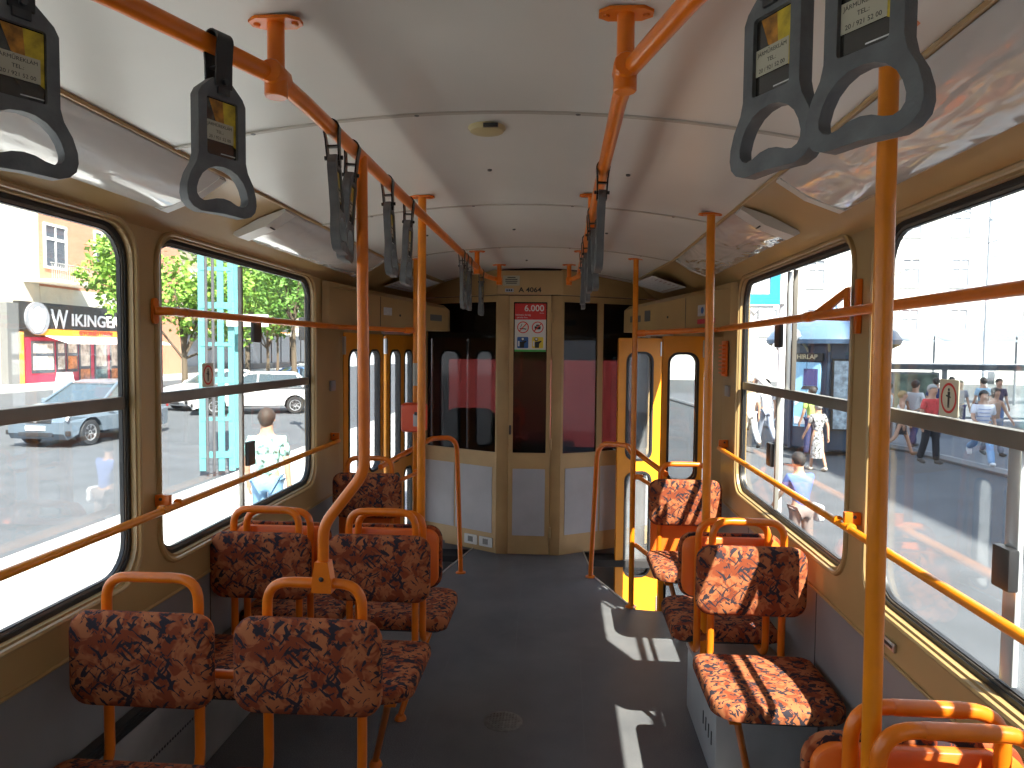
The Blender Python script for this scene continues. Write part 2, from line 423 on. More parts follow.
# round cream plate in the ceiling
o = thing('ceiling_lamp_plate', 'round cream plastic disc fixed to the middle of the white ceiling', 'disc', (-.01, 1.99, 2.174))
bm = lathe(B(), [(.001, -.016), (.030, -.016), (.046, -.012), (.052, -.004), (.052, .004)], 28); link('disc', bm, CREAM, o)
bm = box(B(), -.004, .036, -.056, -.046, -.014, -.004); link('latch', bm, DARK, o, False)

# ---- rear wall (behind the camera)
struct(link('wall_rear', box(B(), -W, W, Y0 - .05, Y0, -.2, 2.2), BEIGE, smooth=False))

# ---- windows
def window(idx, s, ya, yb, kind):
    x = s * W; o = thing('window_%d' % idx, None, None, kind='structure')
    o['label'] = 'black rubber framed tram window with grey crossbar'
    hw, hh, cy, cz = (yb - ya), (WZ1 - WZ0), (ya + yb) / 2, (WZ0 + WZ1) / 2
    def ring(i0, i1, t0, t1, m, nm):
        a = rrect(hw - 2 * i0, hh - 2 * i0, .11 - i0 * .6, 6, cy, cz); b = rrect(hw - 2 * i1, hh - 2 * i1, .11 - i1 * .6, 6, cy, cz)
        Mx = T((x, 0, 0)) @ YZ @ Matrix.Diagonal((1, 1, s, 1))
        return link(nm, prism(B(), a, t0, t1, [b], Mx), m, o)
    ring(-.004, .013, .018, .036, BLACKR, 'rubber_seal')
    ring(.0120, .020, .023, .038, ALU, 'inner_frame')
    ring(.019, .024, .026, .039, BLACKR, 'glazing_bead')
    gx = x + s * .033
    def xb(a, b, *r): a = .012 + a * .7; b = .012 + b * .7; return (min(x + s * a, x + s * b), max(x + s * a, x + s * b)) + r
    g = link('pane', prism(B(), rrect(hw - .045, hh - .045, .08, 6, cy, cz), -.002, .002, (), T((gx, 0, 0)) @ YZ), GLASS, o, False)
    link('crossbar', bbox(*xb(.003, .040, ya + .03, yb - .03, 1.362, 1.402), .004), ALU, o)
    if kind == 2:
        for y in (ya + .045, ya + .66):
            link('mullion', bbox(*xb(.010, .036, y - .006, y + .008, 1.402, WZ1 - .03), .002), ALU if y > ya + .1 else STEEL, o)
        ym = ya + .66 + (.0 if s < 0 else .19)
        link('mullion', bbox(*xb(.010, .036, ym - .010, ym + .010, WZ0 + .03, 1.362), .003), mat('mullion_light', (.42, .40, .36), .35, metal=.5), o)
        link('latch', bbox(*xb(-.012, .014, ym + .015, ym + .085, 1.045, 1.15), .005), DARK, o)
        y = ya + .70 if s < 0 else ya + .74
        link('latch', bbox(*xb(-.012, .014, y + .04, y + .12, 1.58, 1.68), .005), DARK, o)
        if s > 0:
            link('mullion', bbox(*xb(.010, .036, ya + .73, ya + .745, 1.402, WZ1 - .03), .002), STEEL, o)
    if kind == 1 and s > 0:
        ym = yb - .66
        link('mullion', bbox(*xb(.014, .032, ym + .0, ym + .045, WZ0 + .03, 1.362), .003), mat('clear_strip', (.55, .58, .6), .2, metal=.3), o)
        link('latch', bbox(*xb(-.018, .014, ym - .01, ym + .05, 1.065, 1.155), .005), DARK, o)
    # do-not-lean-out sticker
    if kind in (1, 2) and not (kind == 1 and s < 0) and not (kind == 2 and s > 0):
        y = 2.66 if s < 0 else 1.83
        Ms = T((x + s * .030, y, 1.45)) @ (RZ(PI / 2 * -s)) @ XZ
        # u axis -> along wall, facing the inside
        st = link('sticker', prism(B(), rrect(.088, .092, .004, 2), 0, .0012, (), Ms), mat('sticker_cream', (.72, .66, .50), .5), o, False)
        bm = prism(B(), [(p[0] * .036, p[1] * .038) for p in circ(1, 24)], .0012, .0018, [[(p[0] * .030, p[1] * .032) for p in circ(1, 24)]], Ms)
        link('sticker_ring', bm, REDINK, st, False)
        bm = B()
        prism(bm, circ(.004, 10, 0, .021), .0012, .0018, (), Ms)
        prism(bm, [(-.005, .016), (.006, .016), (.004, -.004), (.004, -.024), (.001, -.024), (0, -.006), (-.002, -.024), (-.004, -.024), (-.004, -.002)], .0012, .0018, (), Ms)
        prism(bm, [(-.012, .008), (.010, .004), (.010, .001), (-.012, .004)], .0012, .0018, (), Ms)
        link('sticker_figure', bm, INK, st, False)
    return o
k = 1
for s in (-1, 1):
    for i, (a, b) in enumerate(WINS_[s]):
        window(k, s, a, b, {3: 2, 2: 1}.get(i, 0)); k += 1

# ---- light covers in the coves
def light_cover(s, ya, yb, label):
    o = thing('strip_light', label, 'light', (0, ya, 0), group='strip lights in the coves')
    prof = [(.845, 2.078), (.88, 2.052), (.93, 2.022), (.985, 1.998), (1.035, 1.982), (1.052, 1.988)]
    L = yb - ya
    n = 8
    bm = B(); quadstrip(bm, [[(s * x, L * q / n, z) for x, z in prof] for q in range(n + 1)])
    quadstrip(bm, [[(s * x, L * q / n, z + .003) for x, z in prof] for q in range(n + 1)])
    link('cover', bm, DIFF if s < 0 else DIFFC, o)
    SW = Matrix(((1, 0, 0, 0), (0, 0, 1, 0), (0, 1, 0, 0), (0, 0, 0, 1)))
    cap = [(s * .85, 2.086), (s * .845, 2.074), (s * .93, 2.018), (s * 1.035, 1.978), (s * 1.055, 1.988), (s * 1.05, 1.998), (s * .95, 2.05)]
    for ya_ in ((-.01, .035 if ya < 1 else .085), (L - .03, L + .01)):
        e = link('end_cap', prism(B(), cap, ya_[0], ya_[1], (), SW), mat('lamp_white', (.62, .61, .58), .35), o, False)
        if ya_[1] == .085: link('cap_screw', lathe(B(), [(.001, -.006), (.012, -.005), (.014, 0)], 12, T((s * .92, .04, 2.022)) @ RY(-s * .55)), DARK, e)
    bm = tube(B(), [(s * .955, .04, 2.034), (s * .955, L - .04, 2.034)], .011, 10)
    link('tube_lamp', bm, mat('lamp_tube_glass', (.82, .80, .76), .15, coat=.5), o)
    bm = B(); quadstrip(bm, [[(s * .865, y, 2.080), (s * .96, y, 2.045), (s * 1.05, y, 1.998)] for y in (0, L)])
    link('reflector', bm, mat('lamp_white', (.62, .61, .58), .35), o, False)
light_cover(-1, .15, 2.16, 'milky strip light cover in the left cove, the nearer one above the first window')
light_cover(-1, 2.66, 4.15, 'milky strip light cover in the left cove, the farther one above the second window')
light_cover(1, .15, 2.22, 'crinkled clear strip light cover in the right cove, the nearer one above the big pole')
light_cover(1, 2.66, 4.15, 'crinkled clear strip light cover in the right cove, the farther one above the second window')

# ---- heater duct on the left floor, heater box on the right floor
q = link('vent_slot_plate', bbox(1.126, 1.134, 1.985, 2.085, .735, .760, .003), STEEL, bpy.data.objects['wall_right']); link('vent_slot', bbox(1.1245, 1.1265, 1.997, 2.073, .743, .752, .001), DARK, q)
o = thing('heater_duct', 'low grey metal heater duct along the floor of the left wall', 'heater', (-W, 0, 0))
link('casing', bbox(.001, .035, Y0 + .02, 4.15, .005, .375, .004), DUCT, o)
bm = B()
for k in range(5): box(bm, .004, .036, Y0 + .05, 4.1, .378 + .009 * k, .382 + .009 * k)
link('grille', bm, DARK, o, False)
bm = B()
for k in range(170): box(bm, .034, .0365, 1.4 + k * .016, 1.408 + k * .016, .222, .230)
link('perforation', bm, DARK, o, False)
for y in (1.3, 2.42, 3.6): link('joint', box(B(), .034, .037, y, y + .004, .01, .37), DARK, o, False)
def heater_box(ya, yb, label):
    o = thing('heater_box', label, 'heater', (.77, ya, 0), group='heater boxes under the seats')
    link('casing', bbox(0, .355, 0, yb - ya, .002, .275, .006), BOXM, o)
    link('lid', bbox(-.006, .355, -.006, yb - ya + .006, .272, .284, .003), BOXM, o)
    for k in range(4): link('vent_slot', box(B(), -.003, .002, .06 + k * .05, .068 + k * .05, .12, .17), DARK, o, False)
heater_box(2.52, 3.10, 'grey metal heater box on the right floor under the sunlit seat')

# ---- cab partition at the end
A1, A2 = Vector((-.29, 5.35)), Vector((.20, 5.35))
part = thing('wall_end', None, None, kind='structure'); part['label'] = 'beige driver cab partition with dark windows and grey lower panels'
def flank(a, d, L, wins, joint):
    d = d.normalized(); n = Vector((d.y, -d.x))
    if n.y > 0: n = -n
    M = Matrix(((d.x, 0, n.x, a.x), (d.y, 0, n.y, a.y), (0, 1, 0, 0), (0, 0, 0, 1)))
    out = [(0, 0), (L, 0), (L, 1.965), (0, 1.965)]
    holes = [rrect(t1 - t0, 1.145, .004, 2, (t0 + t1) / 2, 1.3475) for t0, t1 in wins]
    p = link('flank_panel', prism(B(), out, -.03, 0, holes, M), BEIGE_E, part, False)
    for t0, t1 in wins:
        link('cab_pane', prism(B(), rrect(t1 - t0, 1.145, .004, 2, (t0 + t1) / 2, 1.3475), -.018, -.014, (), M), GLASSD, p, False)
    ts = [.03] + list(joint) + [L - .02]
    for i in range(len(ts) - 1):
        link('laminate_inset', prism(B(), [(ts[i] + .008, .15), (ts[i + 1] - .008, .15), (ts[i + 1] - .008, .66), (ts[i] + .008, .66)], 0, .003, (), M), GREYC, p, False)
    link('header', prism(B(), [(0, 1.972), (L, 1.972), (L, 2.06), (0, 2.16)], -.03, .004, (), M), BEIGE_E, p, False)
    return M, p
dl, dr = Vector((-.866, .5)), Vector((.866, .5))
ML, PLf = flank(A1, dl, .84, [(.012, .70)], (.40,))
MR, PRf = flank(A2, dr, .88, [(.015, .315), (.365, .80)], (.345,))
bm = B(); box(bm, -.002, .002, -.002, .002, 0, .01); bm.free()
# heater vents low on the left flank
for t in (.07, .215):
    v = link('vent', prism(B(), rrect(.125, .075, .006, 2, t + .02, .075), 0, .008, (), ML), mat('vent_white', (.6, .6, .58), .4), PLf, False)
    bm = B()
    for k in range(5): prism(bm, [(t + .0 + k * .010, .055), (t + .005 + k * .010, .055), (t + .005 + k * .010, .098), (t + k * .010, .098)], .008, .0095, (), ML)
    link('vent_slot', bm, DARK, v, False)
# posts either side of the door and the header above
for xa, xb in ((-.29, -.1985), (.1185, .20)):
    link('door_post', bbox(xa, xb, 5.335, 5.39, 0, 1.965, .004), BEIGE_E, part)
link('header_panel', bbox(-.29, .20, 5.33, 5.37, 1.972, 2.15, .004), BEIGE_E, part)
hp = thing('cab_number', 'small black car number and notice plates on beige panel above cab door', 'sign', (0, 5.329, 0))
lettering('number', 'A 4064', .050, INK, hp, T((-.045, -.001, 2.005)) @ XZ, .0012, sx=1.15, bold=.0012)
p1 = link('notice_plate', prism(B(), rrect(.125, .075, .003, 2, -.185, 2.075), 0, .002, (), XZ), mat('plate_olive', (.42, .40, .30), .5), hp, False)
bm = B()
for k, w_ in enumerate((.06, .09, .09, .08)):
    box(bm, -.185 - w_ / 2, -.185 + w_ / 2, -.003, -.002, 2.098 - k * .014 - .003, 2.098 - k * .014 + .003)
link('notice_print', bm, INK, p1, False)
p2 = link('number_plate', prism(B(), rrect(.065, .026, .003, 2, -.20, 2.003), 0, .002, (), XZ), mat('plate_blue_grey', (.38, .42, .52), .5), hp, False)
bm = B()
for k in range(3): box(bm, -.222 + k * .016, -.212 + k * .016, -.003, -.002, 1.995, 2.010)
link('number_print', bm, INK, p2, False)
# door itself
door = thing('door_1', None, None, (0, 5.35, 0), kind='structure'); door['label'] = 'narrow beige cab door with tall dark window'
DX0, DX1 = -.200, .120; cx = (DX0 + DX1) / 2; dw = DX1 - DX0
link('door_leaf', prism(B(), rrect(dw - .006, 1.955, .003, 2, cx, .985), 0, .028, [rrect(dw - .07, 1.135, .004, 2, cx, 1.348)], XZ @ T((0, 0, 0))), BEIGE_E, door, False)
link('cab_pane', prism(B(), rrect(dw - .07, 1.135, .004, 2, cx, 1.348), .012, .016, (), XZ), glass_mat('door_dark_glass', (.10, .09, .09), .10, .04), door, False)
link('laminate_inset', prism(B(), rrect(dw - .075, .51, .004, 2, cx, .405), .028, .031, (), XZ), GREYC, door, False)
for z in (1.80, .85, .18):
    link('hinge', tube(B(), [(DX1 + .004, -.034, z - .04), (DX1 + .004, -.034, z + .04)], .008, 8), BEIGE_E, door)
link('handle', bbox(DX0 + .008, DX0 + .024, -.045, -.028, .92, .99, .003), DARK, door)
# red price and prohibition notice in the top of the door window
s_ = thing('fare_notice', 'red and white fine notice with pictograms in cab door window', 'sign', (cx, 5.3325, 0))
FZ = lambda z: z
nw = .235
bd = link('board', prism(B(), [(-nw / 2, 1.545), (nw / 2, 1.545), (nw / 2, 1.905), (-nw / 2, 1.905)], 0, .002, (), XZ), SIGNW, s_, False)
link('red_band', prism(B(), [(-nw / 2, 1.785), (nw / 2, 1.785), (nw / 2, 1.905), (-nw / 2, 1.905)], .002, .003, (), XZ), RED, s_, False)
link('green_band', prism(B(), [(-nw / 2, 1.545), (nw / 2, 1.545), (nw / 2, 1.560), (-nw / 2, 1.560)], .002, .003, (), XZ), GREEN, s_, False)
lettering('price', '6.000', .066, SIGNW, s_, T((.028, -.0035, 1.868)) @ XZ, .0004, sx=1.02, bold=.001)
lettering('currency', 'forint', .014, SIGNW, s_, T((.085, -.0035, 1.834)) @ XZ, .0004)
lettering('caption', 'helyszíni bírság', .019, SIGNW, s_, T((-.055, -.0035, 1.820)) @ XZ, .0004)
lettering('caption', 'penalty fare', .017, SIGNW, s_, T((-.062, -.0035, 1.801)) @ XZ, .0004)
for cx_, kind in ((-.055, 0), (.055, 1)):
    bm = prism(B(), circ(.044, 28, cx_, 1.727), .002, .003, [circ(.037, 28, cx_, 1.727)], XZ)
    prism(bm, [(cx_ - .029, 1.702), (cx_ - .024, 1.697), (cx_ + .029, 1.752), (cx_ + .024, 1.757)], .0032, .0038, (), XZ)
    link('prohibition_ring', bm, REDINK, s_, False)
    bm = B()
    if kind == 0:
        prism(bm, [(cx_ - .024, 1.716), (cx_ + .024, 1.710), (cx_ + .024, 1.717), (cx_ - .024, 1.723)], .002, .003, (), XZ)
        prism(bm, [(cx_ - .020, 1.730), (cx_ - .016, 1.730), (cx_ - .006, 1.750), (cx_ - .010, 1.752)], .002, .003, (), XZ)
    else:
        prism(bm, [(cx_ - .020, 1.712), (cx_ + .020, 1.712), (cx_ + .024, 1.735), (cx_ - .024, 1.735)], .002, .003, (), XZ)
        prism(bm, [(cx_ - .014, 1.738), (cx_ + .014, 1.738), (cx_ + .010, 1.748), (cx_ - .010, 1.748)], .002, .003, (), XZ)
    link('pictogram', bm, INK, s_, False)
for cx_, m_, k in ((-.056, BLUE, 0), (.056, YELL, 1)):
    sq = link('pictogram_field', prism(B(), rrect(.084, .084, .008, 3, cx_, 1.613), .002, .003, (), XZ), m_, s_, False)
    bm = B(); prism(bm, circ(.014, 14, cx_ - (.01 if k else .0), 1.638), .0032, .0038, (), XZ)
    prism(bm, [(cx_ - .02, 1.574), (cx_ + .010, 1.574), (cx_ + .012, 1.605), (cx_ + .030, 1.622), (cx_ + .026, 1.628), (cx_ + .004, 1.622), (cx_ - .022, 1.618)], .0032, .0038, (), XZ)
    link('pictogram_figure', bm, INK, sq, False)
    bm = B(); prism(bm, circ(.009, 14, cx_ - (.01 if k else .0), 1.640), .004, .0045, (), XZ)
    prism(bm, rrect(.012, .040, .003, 2, cx_ - .030, 1.605), .0032, .0038, (), XZ)
    link('pictogram_highlight', bm, SIGNW, sq, False)

# ---- the dim cab behind the partition
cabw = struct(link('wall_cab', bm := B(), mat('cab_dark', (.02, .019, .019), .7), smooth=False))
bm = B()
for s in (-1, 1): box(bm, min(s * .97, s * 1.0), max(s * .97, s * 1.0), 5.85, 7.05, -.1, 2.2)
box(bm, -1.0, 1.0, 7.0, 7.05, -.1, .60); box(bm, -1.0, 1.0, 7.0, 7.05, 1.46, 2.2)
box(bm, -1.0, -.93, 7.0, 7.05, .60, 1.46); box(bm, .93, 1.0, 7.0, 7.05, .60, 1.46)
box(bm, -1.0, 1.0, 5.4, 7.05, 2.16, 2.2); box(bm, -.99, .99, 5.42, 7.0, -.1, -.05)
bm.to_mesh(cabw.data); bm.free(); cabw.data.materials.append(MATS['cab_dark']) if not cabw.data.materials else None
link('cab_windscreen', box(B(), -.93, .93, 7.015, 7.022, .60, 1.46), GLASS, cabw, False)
o = thing('driver_seat', 'dark driver seat seen dimly through the left cab window', 'seat', (-.62, 6.4, -.05))
link('backrest', stack(B(), [(.03, 0), (0, .02), (0, .07), (.03, .09)], lambda i: rrect(.46 - 2 * i, .60 - 2 * i, .10, 5, 0, .78), XZ), DARK, o)
link('seat_cushion', stack(B(), [(.03, .36), (0, .38), (0, .43), (.03, .46)], lambda i: rrect(.46 - 2 * i, .44 - 2 * i, .08, 5, 0, -.05)), DARK, o)
link('pedestal', lathe(B(), [(.16, 0), (.16, .03), (.05, .06), (.05, .37)], 16), DARK, o)
o = thing('control_desk', 'low dark control desk with lever inside the driver cab', 'desk', (.35, 6.6, -.05))
link('desk_body', bbox(-.5, .5, -.12, .38, .0, .62, .02), mat('desk_dark', (.03, .03, .03), .5), o)
link('lever', tube(B(), [(-.2, -.02, .62), (-.2, -.05, .78)], [.012, .018], 8), DARK, o)

# ---- boxes over the doors
def door_housing(s, label):
    o = thing('door_mechanism_cover', label, 'cover', (0, 0, 0))
    pl = [(1.128, 3.86), (1.10, 3.90), (.965, 4.5), (.655, 5.30), (.66, 5.40), (.74, 5.47), (1.00, 5.50)]
    z0 = {3.86: 1.93, 3.90: 1.93, 4.5: 1.925, 5.30: 1.885, 5.40: 1.88, 5.47: 1.88, 5.50: 1.90}
    bm = B()
    lo = [bm.verts.new((s * x, y, 1.695 + (.0 if y > 3.95 else .0))) for x, y in pl]
    mid = [bm.verts.new((s * x, y, z0[y] - .03)) for x, y in pl]
    hi = [bm.verts.new((s * (x + .035 if x < 1.1 else x), y, z0[y])) for x, y in pl]
    n = len(pl)
    for a, b in ((lo, mid), (mid, hi)):
        for k in range(n): bm.faces.new((a[k], a[(k + 1) % n], b[(k + 1) % n], b[k]))
    bm.faces.new(lo); bm.faces.new(hi)
    link('cover_body', bm, BEIGE, o, False)
    # joint line & stickers on the slanted face between (.965,4.5) and (.655,5.3)
    a, b = Vector((s * .965, 4.5, 0)), Vector((s * .655, 5.30, 0)); d = (b - a).normalized(); n_ = Vector((-d.y * s, d.x * s, 0)) * 1
    if n_.y > 0: n_ = -n_
    M = Matrix(((d.x, 0, n_.x, a.x), (d.y, 0, n_.y, a.y), (0, 1, 0, 0), (0, 0, 0, 1)))
    link('joint', prism(B(), [(-.002, 1.70), (.002, 1.70), (.002, 1.89), (-.002, 1.89)], 0, .002, (), M), DARK, o, False)
    link('sticker', prism(B(), rrect(.08, .075, .004, 2, .50, 1.80), 0, .002, (), M), mat('sticker_dark', (.10, .10, .10), .5), o, False)
    link('sticker', prism(B(), rrect(.16, .045, .004, 2, .68, 1.785), 0, .002, (), M), mat('sticker_dark', (.10, .10, .10), .5), o, False)
    link('screw', prism(B(), circ(.008, 10, .22, 1.78), 0, .004, (), M), DARK, o, False)
    return o, M
o, M_ = door_housing(-1, 'long beige door mechanism cover above the left folding doors')
link('keyhole', prism(B(), circ(.022, 14, -.22, 1.80), 0, .006, (), M_), DARK, o, False)
link('sticker', prism(B(), rrect(.09, .05, .004, 2, .08, 1.80), 0, .002, (), M_), PAPER, o, False)
o, M_ = door_housing(1, 'long beige door mechanism cover above the right folding doors')
a, b = Vector((1.10, 3.90, 0)), Vector((.965, 4.5, 0)); d = (b - a).normalized(); n_ = Vector((-d.y, d.x, 0)); n_ = -n_ if n_.x > 0 else n_
M2 = Matrix(((d.x, 0, n_.x, a.x), (d.y, 0, n_.y, a.y), (0, 1, 0, 0), (0, 0, 0, 1)))
st = link('sticker', prism(B(), rrect(.13, .065, .004, 2, .36, 1.80), 0, .002, (), M2), PAPER, o, False)
link('sticker_emblem', prism(B(), circ(.02, 14, .36, 1.80), .002, .003, (), M2), BLUE, st, False)
link('sticker', prism(B(), rrect(.24, .028, .002, 2, .31, 1.735), 0, .002, (), M2), mat('sticker_crimson', (.5, .03, .06), .5), o, False)

# route sheets stuck to the slanted coves beyond
for s, lab in ((-1, 'printed white route map sheet stuck to the cove above left doors'), (1, 'printed white route map sheet stuck to the cove above right doors')):
    P = [Vector((s * .80, 4.92, 2.058)), Vector((s * .765, 5.18, 2.058)), Vector((s * .635, 5.02, 2.098)), Vector((s * .665, 4.76, 2.098))]
    P = [Vector((s * 1.0, 4.72, 1.99)), Vector((s * .92, 5.20, 1.99)), Vector((s * .70, 5.17, 2.055)), Vector((s * .78, 4.70, 2.06))]
    bm = B(); a = [bm.verts.new(p - Vector((0, 0, .012))) for p in P]; b = [bm.verts.new(p - Vector((0, 0, .016))) for p in P]
    bm.faces.new(a); bm.faces.new(b)
    for k in range(4): bm.faces.new((a[k], a[(k + 1) % 4], b[(k + 1) % 4], b[k]))
    o = link('route_map', bm, PAPER, smooth=False); tag(o, lab, 'notice')
    bm = B(); e1, e2 = P[1] - P[0], P[3] - P[0]
    for k in range(6):
        a0 = P[0] + e2 * (.12 + .13 * k) + e1 * .08 - Vector((0, 0, .0172)); a1 = a0 + e1 * (.8 - .12 * (k % 3)); w = e2 * .03
        bm.faces.new([bm.verts.new(p) for p in (a0, a1, a1 + w, a0 + w)])
    link('map_print', bm, mat('map_ink', (.30, .16, .16), .6), o, False)

# ---- folding doors
def door_leaf(parent, w, M, z0=-.50, z1=1.655, edge=True, wf=.62):
    out = rrect(w, z1 - z0, .01, 2, w / 2, (z0 + z1) / 2)
    ww = w * wf
    hs = [rrect(ww, .83, ww * .34, 6, w / 2, 1.135), rrect(ww, .82, ww * .36, 6, w / 2, .225)]
    lf = link('leaf', prism(B(), out, -.015, .015, hs, M), DOORM, parent, False)
    for h, (hh, c) in zip(hs, ((.83, 1.135), (.82, .225))):
        inn = rrect(ww - .024, hh - .024, ww * .30, 6, w / 2, c)
        sl = link('rubber_seal', prism(B(), rrect(ww + .006, hh + .006, ww * .36, 6, w / 2, c), -.02, .02, [inn], M), BLACKR, lf)
        link('pane', prism(B(), inn, -.002, .002, (), M), DOORGL, lf, False)
    for z in (z1 - .08, z0 + .1):
        link('hinge', prism(B(), rrect(.02, .11, .004, 2, .0, z), -.024, .024, (), M), STEEL, lf, False)
    if edge: link('edge_rubber', prism(B(), [(w - .003, z0), (w + .022, z0), (w + .022, z1), (w - .003, z1)], -.013, .013, (), M), BLACKR, lf, False)
    return lf
def leaf_frame(a, b):
    a, b = Vector(a), Vector(b); d = (b - a).normalized(); n = Vector((-d.y, d.x))
    return Matrix(((d.x, 0, n.x, a.x), (d.y, 0, n.y, a.y), (0, 1, 0, 0), (0, 0, 0, 1))), (b - a).length
# left: closed
dL = thing('door_2', None, None, kind='structure'); dL['label'] = 'closed orange folding doors of the left wall'
pts = [(-W * sc_(y) - .01, y) for y in (4.25, 4.59, 4.94, 4.99, 5.32, 5.65)]
for i, j, e in ((0, 1, False), (1, 2, True), (3, 4, False), (4, 5, False)):
    M, w = leaf_frame(pts[i], (pts[j][0] + (.02 if i in (0, 3) else -.0), pts[j][1])); door_leaf(dL, w - .02, M, edge=e)
# right: open, folded inwards at both ends
dR = thing('door_3', None, None, kind='structure'); dR['label'] = 'open orange folding doors of the right wall'
for a, b in (((1.10, 4.58), (.845, 4.60)), ((1.10, 4.63), (.845, 4.66)), ((.955, 5.52), (.625, 5.44)), ((.965, 5.58), (.64, 5.50))):
    M, w = leaf_frame(a, b); door_leaf(dR, w, M, edge=False, wf=.74 if a[1] < 5 else .62)
bm = tube(B(), [(.90, 4.62, 1.665), (.80, 5.0, 1.675), (.75, 5.48, 1.665)], .012, 8)
box(bm, .80, .86, 5.40, 5.44, 1.66, 1.69)
link('door_linkage', bm, STEEL, dR)
bm = tube(B(), [(-.98, 4.62, 1.665), (-.93, 5.2, 1.675)], .012, 8); link('door_linkage', bm, STEEL, dL)

# ================================================================== rails and poles
R_ = .0165
def flange(parent, x, y, z, up=True, axis='Z', name='ceiling_flange'):
    bm = B(); prism(bm, [(-.048, -.010), (-.03, -.024), (.03, -.024), (.048, -.010), (.048, .010), (.03, .024), (-.03, .024), (-.048, .010)], -.006, 0, (), T((x, y, z)))
    for q in (-.036, .036): lathe(bm, [(.001, -.010), (.006, -.009), (.007, -.006)], 8, T((x + q, y, z)))
    link(name, bm, ORANGE, parent)
def cz(x): return 2.172 - .085 * (x / .84) ** 2
def collar(bm, p, d, r=.024, l=.05):
    d = Vector(d).normalized() * l / 2; p = Vector(p); tube(bm, [p - d, p - d * .9, p + d * .9, p + d], [r * .9, r, r, r * .9], 12)
def ceiling_rail(s, label):
    o = thing('ceiling_rail', label, 'grab rail', (0, 0, 0), group='grab rails under the ceiling')
    x = s * .325
    if s < 0: pts = [(-.92, .10, 2.07), (-.62, .73, 2.07), (-.455, 1.0, 2.066), (x - .005, 1.30, 2.06), (x, 1.45, 2.06), (x, 4.85, 2.06), (x + .03, 5.02, 2.06), (x + .07, 5.10, 2.06)]
    else: pts = [(.80, .05, 2.06), (.57, .69, 2.058), (.395, 1.02, 2.062), (x - .005, 1.30, 2.06), (x - .01, 1.45, 2.06), (x - .02, 4.85, 2.06), (x - .05, 5.02, 2.06), (x - .09, 5.10, 2.06)]
    link('rail_tube', tube(B(), corner_path(pts, [0, .4, .4, .18, .2, .1, .05, 0]), R_, 14), ORANGE, o)
    for y in ((1.30, 4.35, 5.08) if s < 0 else (1.30, 2.79, 4.35, 5.08)):
        xx = x if y < 5 else x - s * .07
        if s > 0: xx -= .012
        bm = tube(B(), [(xx, y, 2.06), (xx, y, cz(xx) - .003)], R_ * .95, 12)
        collar(bm, (xx, y, 2.06), (0, 1, 0), .022, .055)
        collar(bm, (xx, y, 2.045), (0, 0, 1), .021, .05)
        link('bracket_post', bm, ORANGE, o)
        flange(o, xx, y, cz(xx))
    return o
ceiling_rail(-1, 'long orange ceiling grab rail on the left of the aisle')
ceiling_rail(1, 'long orange ceiling grab rail on the right of the aisle')

def pole(name, label, pts, rad=0, r=R_, fl=True, group='orange poles between floor and ceiling', base=False):
    o = thing(name, label, 'pole', (0, 0, 0), group=group)
    link('pole_tube', tube(B(), corner_path(pts, rad), r, 14), AMBER if name == 'grab_pole' else ORANGE, o)
    if fl: flange(o, pts[-1][0], pts[-1][1], pts[-1][2] + .001)
    if base:
        link('foot_flange', lathe(B(), [(.001, .012), (.02, .011), (.034, .006), (.036, 0)], 16, T(pts[0][:2] + (0,))), ORANGE, o)
    return o
def clamp(parent, x, y, z):
    bm = stack(B(), [(.004, -.03), (0, -.026), (0, .026), (.004, .03)], lambda i: rrect(.075 - 2 * i, .085 - 2 * i, [.004, .004, .02, .02], 4, 0, 0), T((x, y, z)) @ RX(PI / 2))
    p = link('clamp', bm, ORANGE, parent)
    bm = lathe(B(), [(.001, .004), (.006, .003), (.008, 0)], 10, T((x, y - .031, z)) @ RX(PI / 2)); link('bolt', bm, DARK, p)
p = pole('bent_pole', 'cranked orange pole rising from front left aisle seat to the ceiling rail',
     [(-.424, 1.835, .945), (-.424, 1.835, 1.085), (-.312, 1.835, 1.23), (-.319, 1.835, 2.055)], [0, .10, .10, 0], .0150, False, group=None)
bm = prism(B(), [(-.027, -.035), (.027, -.035), (.027, -.01), (.018, .048), (-.018, .048), (-.027, -.01)], -.018, .018, (), T((-.424, 1.835, .942)) @ XZ)
c = link('clamp', bm, ORANGE, p, False)
for z in (.945,): link('bolt', lathe(B(), [(.001, .004), (.005, .003), (.007, 0)], 10, T((-.424, 1.816, z)) @ RX(PI / 2)), DARK, c)
p = pole('grab_pole', 'straight orange pole from the second-row left aisle seat up to ceiling', [(-.352, 2.79, .60), (-.352, 2.79, cz(-.352))])
p = pole('grab_pole', 'orange pole by the left doors carrying the red ticket validator', [(-.705, 4.36, .0), (-.705, 4.36, cz(.705))], base=True)
link('grey_sleeve', tube(B(), [(-.705, 4.36, 1.33), (-.705, 4.36, 1.47)], .0185, 12), mat('sleeve_grey', (.42, .42, .38), .5), p)
p = pole('grab_pole', 'nearest and thickest orange pole beside the right wall windows', [(.757, 1.25, .55), (.745, 1.25, cz(.745) - .0)], r=.0160)
p = pole('grab_pole', 'orange pole standing behind the single sunlit seat on the right', [(.785, 2.83, .28), (.780, 2.86, cz(.78))])
p = pole('grab_pole', 'orange pole by the right doors at the step edge', [(.640, 4.30, .0), (.646, 4.42, cz(.645))], base=True)
link('grey_sleeve', tube(B(), [(.643, 4.395, 1.33), (.643, 4.40, 1.47)], .0185, 12), mat('sleeve_grey', (.42, .42, .38), .5), p)
